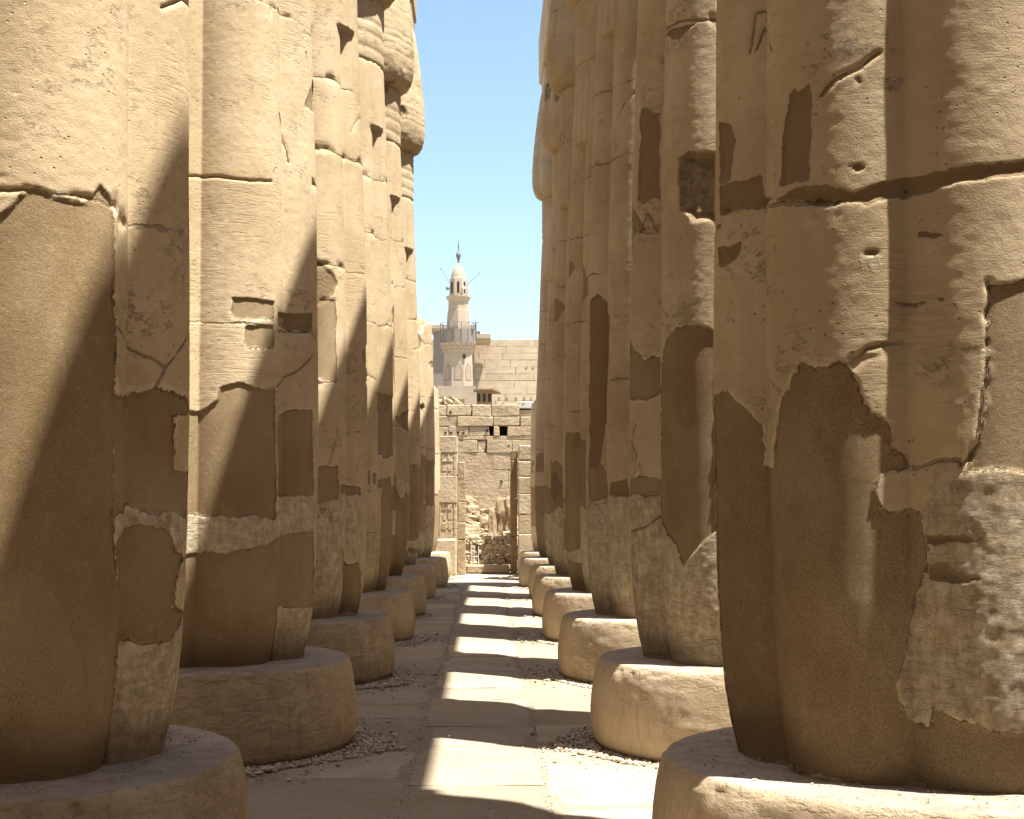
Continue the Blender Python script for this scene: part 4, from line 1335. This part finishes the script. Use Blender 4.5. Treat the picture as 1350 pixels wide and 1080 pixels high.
# blind arched niches on the octagon's faces: pink inlay in a raised frame
def arch_pts(w, h):
    return [(-w, 0), (w, 0), (w, h * .62), (w * .72, h * .70), (w * .78, h * .80), (w * .35, h * .92), (0, h), (-w * .35, h * .92), (-w * .78, h * .80), (-w * .72, h * .70), (-w, h * .62)]
for face in range(8):
    a = -PI / 2 + (face - 3) * PI / 4
    nx, ny = math.cos(a), math.sin(a)
    tx_, ty_ = -ny, nx
    ap = 1.535 * math.cos(PI / 8)
    def place(px, pz, out):
        rr = ap + out - (pz - 14.0) * .026
        return (nx * rr + tx_ * px, ny * rr + ty_ * px, pz)
    for (w, h, z0, o0, o1, mt, nme) in ((.42, 1.75, 13.95, -.1, .035, M_MIN, 'niche_frame'), (.31, 1.5, 14.05, -.1, .05, M_PINK, 'niche_inlay')):
        pts = arch_pts(w, h)
        k = len(pts)
        m = MB()
        m.poly([place(x, z0 + z, o1) for x, z in pts] + [place(x, z0 + z, o0) for x, z in pts],
               [tuple(range(k))] + [(i, k + i, k + (i + 1) % k, (i + 1) % k) for i in range(k)])
        if nme == 'niche_inlay':
            par = fr
            m.build(nme, mt, par)
        else:
            fr = m.build(nme, M_MINB, t)
m = MB()
m.box(.50, .78, -1.50, -1.38, 16.1, 16.55)
m.build('window', M_DARK, t)
m = MB()   # honeycomb corbel under the balcony
for row in range(3):
    n = 20
    rr = 1.52 + row * .11
    z0 = 16.75 + row * .33
    m.prism(0, 0, z0, z0 + .33, rr - .05, rr + .02, 24)
    for i in range(n):
        a = 2 * PI * (i + .5 * (row % 2)) / n
        c, s = math.cos(a), math.sin(a)
        p = lambda rr_, w, z: (c * rr_ - s * w, s * rr_ + c * w, z)
        m.poly([p(rr - .03, 0, z0 - .05), p(rr + .10, -.22, z0 + .3), p(rr + .10, .22, z0 + .3), p(rr - .2, -.22, z0 + .3), p(rr - .2, .22, z0 + .3)], [(0, 2, 1), (0, 1, 3), (0, 4, 2), (1, 2, 4, 3)])
m.build('corbel', M_MIN, t)
bal = MB()
bal.prism(0, 0, 17.72, 17.84, 1.86, 1.86, 16, PI / 16)
bo = bal.build('balcony', M_MINB, t)
m = MB()
n = 16
for i in range(n):
    a0 = PI / 16 + 2 * PI * i / n; a1 = PI / 16 + 2 * PI * (i + 1) / n
    for rr in (1.80,):
        p = [(rr * math.cos(a), rr * math.sin(a), z) for z in (17.84, 19.05) for a in (a0 + .01, a1 - .01)]
        q = [(x * .975, y * .975, z) for x, y, z in p]
        m.poly(p + q, [(0, 1, 3, 2), (5, 4, 6, 7), (0, 2, 6, 4), (1, 5, 7, 3), (2, 3, 7, 6), (0, 4, 5, 1)])
m.build('parapet', M_MINB, bo)
m = MB()
for i in range(n):
    a0 = PI / 16 + 2 * PI * i / n; a1 = PI / 16 + 2 * PI * (i + 1) / n
    p0 = (1.82 * math.cos(a0), 1.82 * math.sin(a0)); p1 = (1.82 * math.cos(a1), 1.82 * math.sin(a1))
    m.rod(p0 + (17.8,), p0 + (19.75,), .035)
    m.rod(p0 + (19.72,), p1 + (19.72,), .022)
m.build('railing', M_METAL, bo)
lathe('upper_shaft', [(1.18, 18.0), (1.16, 19.4), (1.06, 21.05), (1.0, 21.08), (.98, 21.9), (1.24, 22.35), (1.24, 22.45), (.9, 22.46)], M_MIN, t, 8, smooth=False)
m = MB()
m.prism(0, 0, 22.46, 24.2, .97, .92, 8, PI / 8)
m.build('lantern', M_MIN, t)
for a in (-PI / 2 - PI / 4, -PI / 2, -PI / 4, 0):
    m = MB()
    c, s = math.cos(a), math.sin(a)
    p = [(c * rr - s * w, s * rr + c * w, z) for rr in (.895, .80) for w, z in ((-.11, 22.7), (.11, 22.7), (.11, 23.75), (0, 23.9), (-.11, 23.75))]
    m.poly(p, [(0, 1, 2, 3, 4), (9, 8, 7, 6, 5), (0, 5, 6, 1), (1, 6, 7, 2), (2, 7, 8, 3), (3, 8, 9, 4), (4, 9, 5, 0)])
    m.build('window', M_DARK, t)
lathe('dome', [(.80, 24.15), (.74, 24.2), (.73, 24.45), (.66, 24.8), (.52, 25.15), (.33, 25.45), (.17, 25.65), (.09, 25.8)], M_MIN, t, 28)
fin = lathe('finial', [(.08, 25.7), (.10, 26.0), (.16, 26.25), (.24, 26.5), (.26, 26.65), (.20, 26.8), (.07, 26.95), (.05, 27.3), (.07, 27.4), (.02, 28.0), (.01, 28.3)], M_METAL, t, 12)
for a, s_ in ((-2.75, 1), (-.35, 1), (-1.1, .8)):
    m = MB()
    c, s = math.cos(a), math.sin(a)
    m.rod((c * .9, s * .9, 23.2), (c * 1.25, s * 1.25, 23.2), .06 * s_, .2 * s_, 10)
    m.build('loudspeaker', M_METAL if a < -2 else M_WHITE, t)
for x0, x1, z0, z1 in ((-.9, -1.75, 23.8, 25.2), (.95, 2.1, 23.7, 24.75)):
    m = MB()
    m.rod((x0, -.2, z0), (x1, -.2, z1), .025)
    m.rod((x1 - .05, -.2, z1), (x1 + .07, -.2, z1 + .04), .05)
    m.build('antenna', M_METAL, t)
m = MB()
m.rod((1.72, -.5, 18.2), (1.72, -.5, 19.9), .05)
m.rod((1.3, -.6, 19.7), (2.1, -.6, 19.8), .04)
m.rod((1.45, -1.0, 19.2), (1.45, -1.25, 19.25), .10, .22, 10)
m.rod((1.8, -.4, 18.8), (2.15, -.4, 18.85), .08, .2, 10)
m.build('loudspeaker', M_METAL, t)
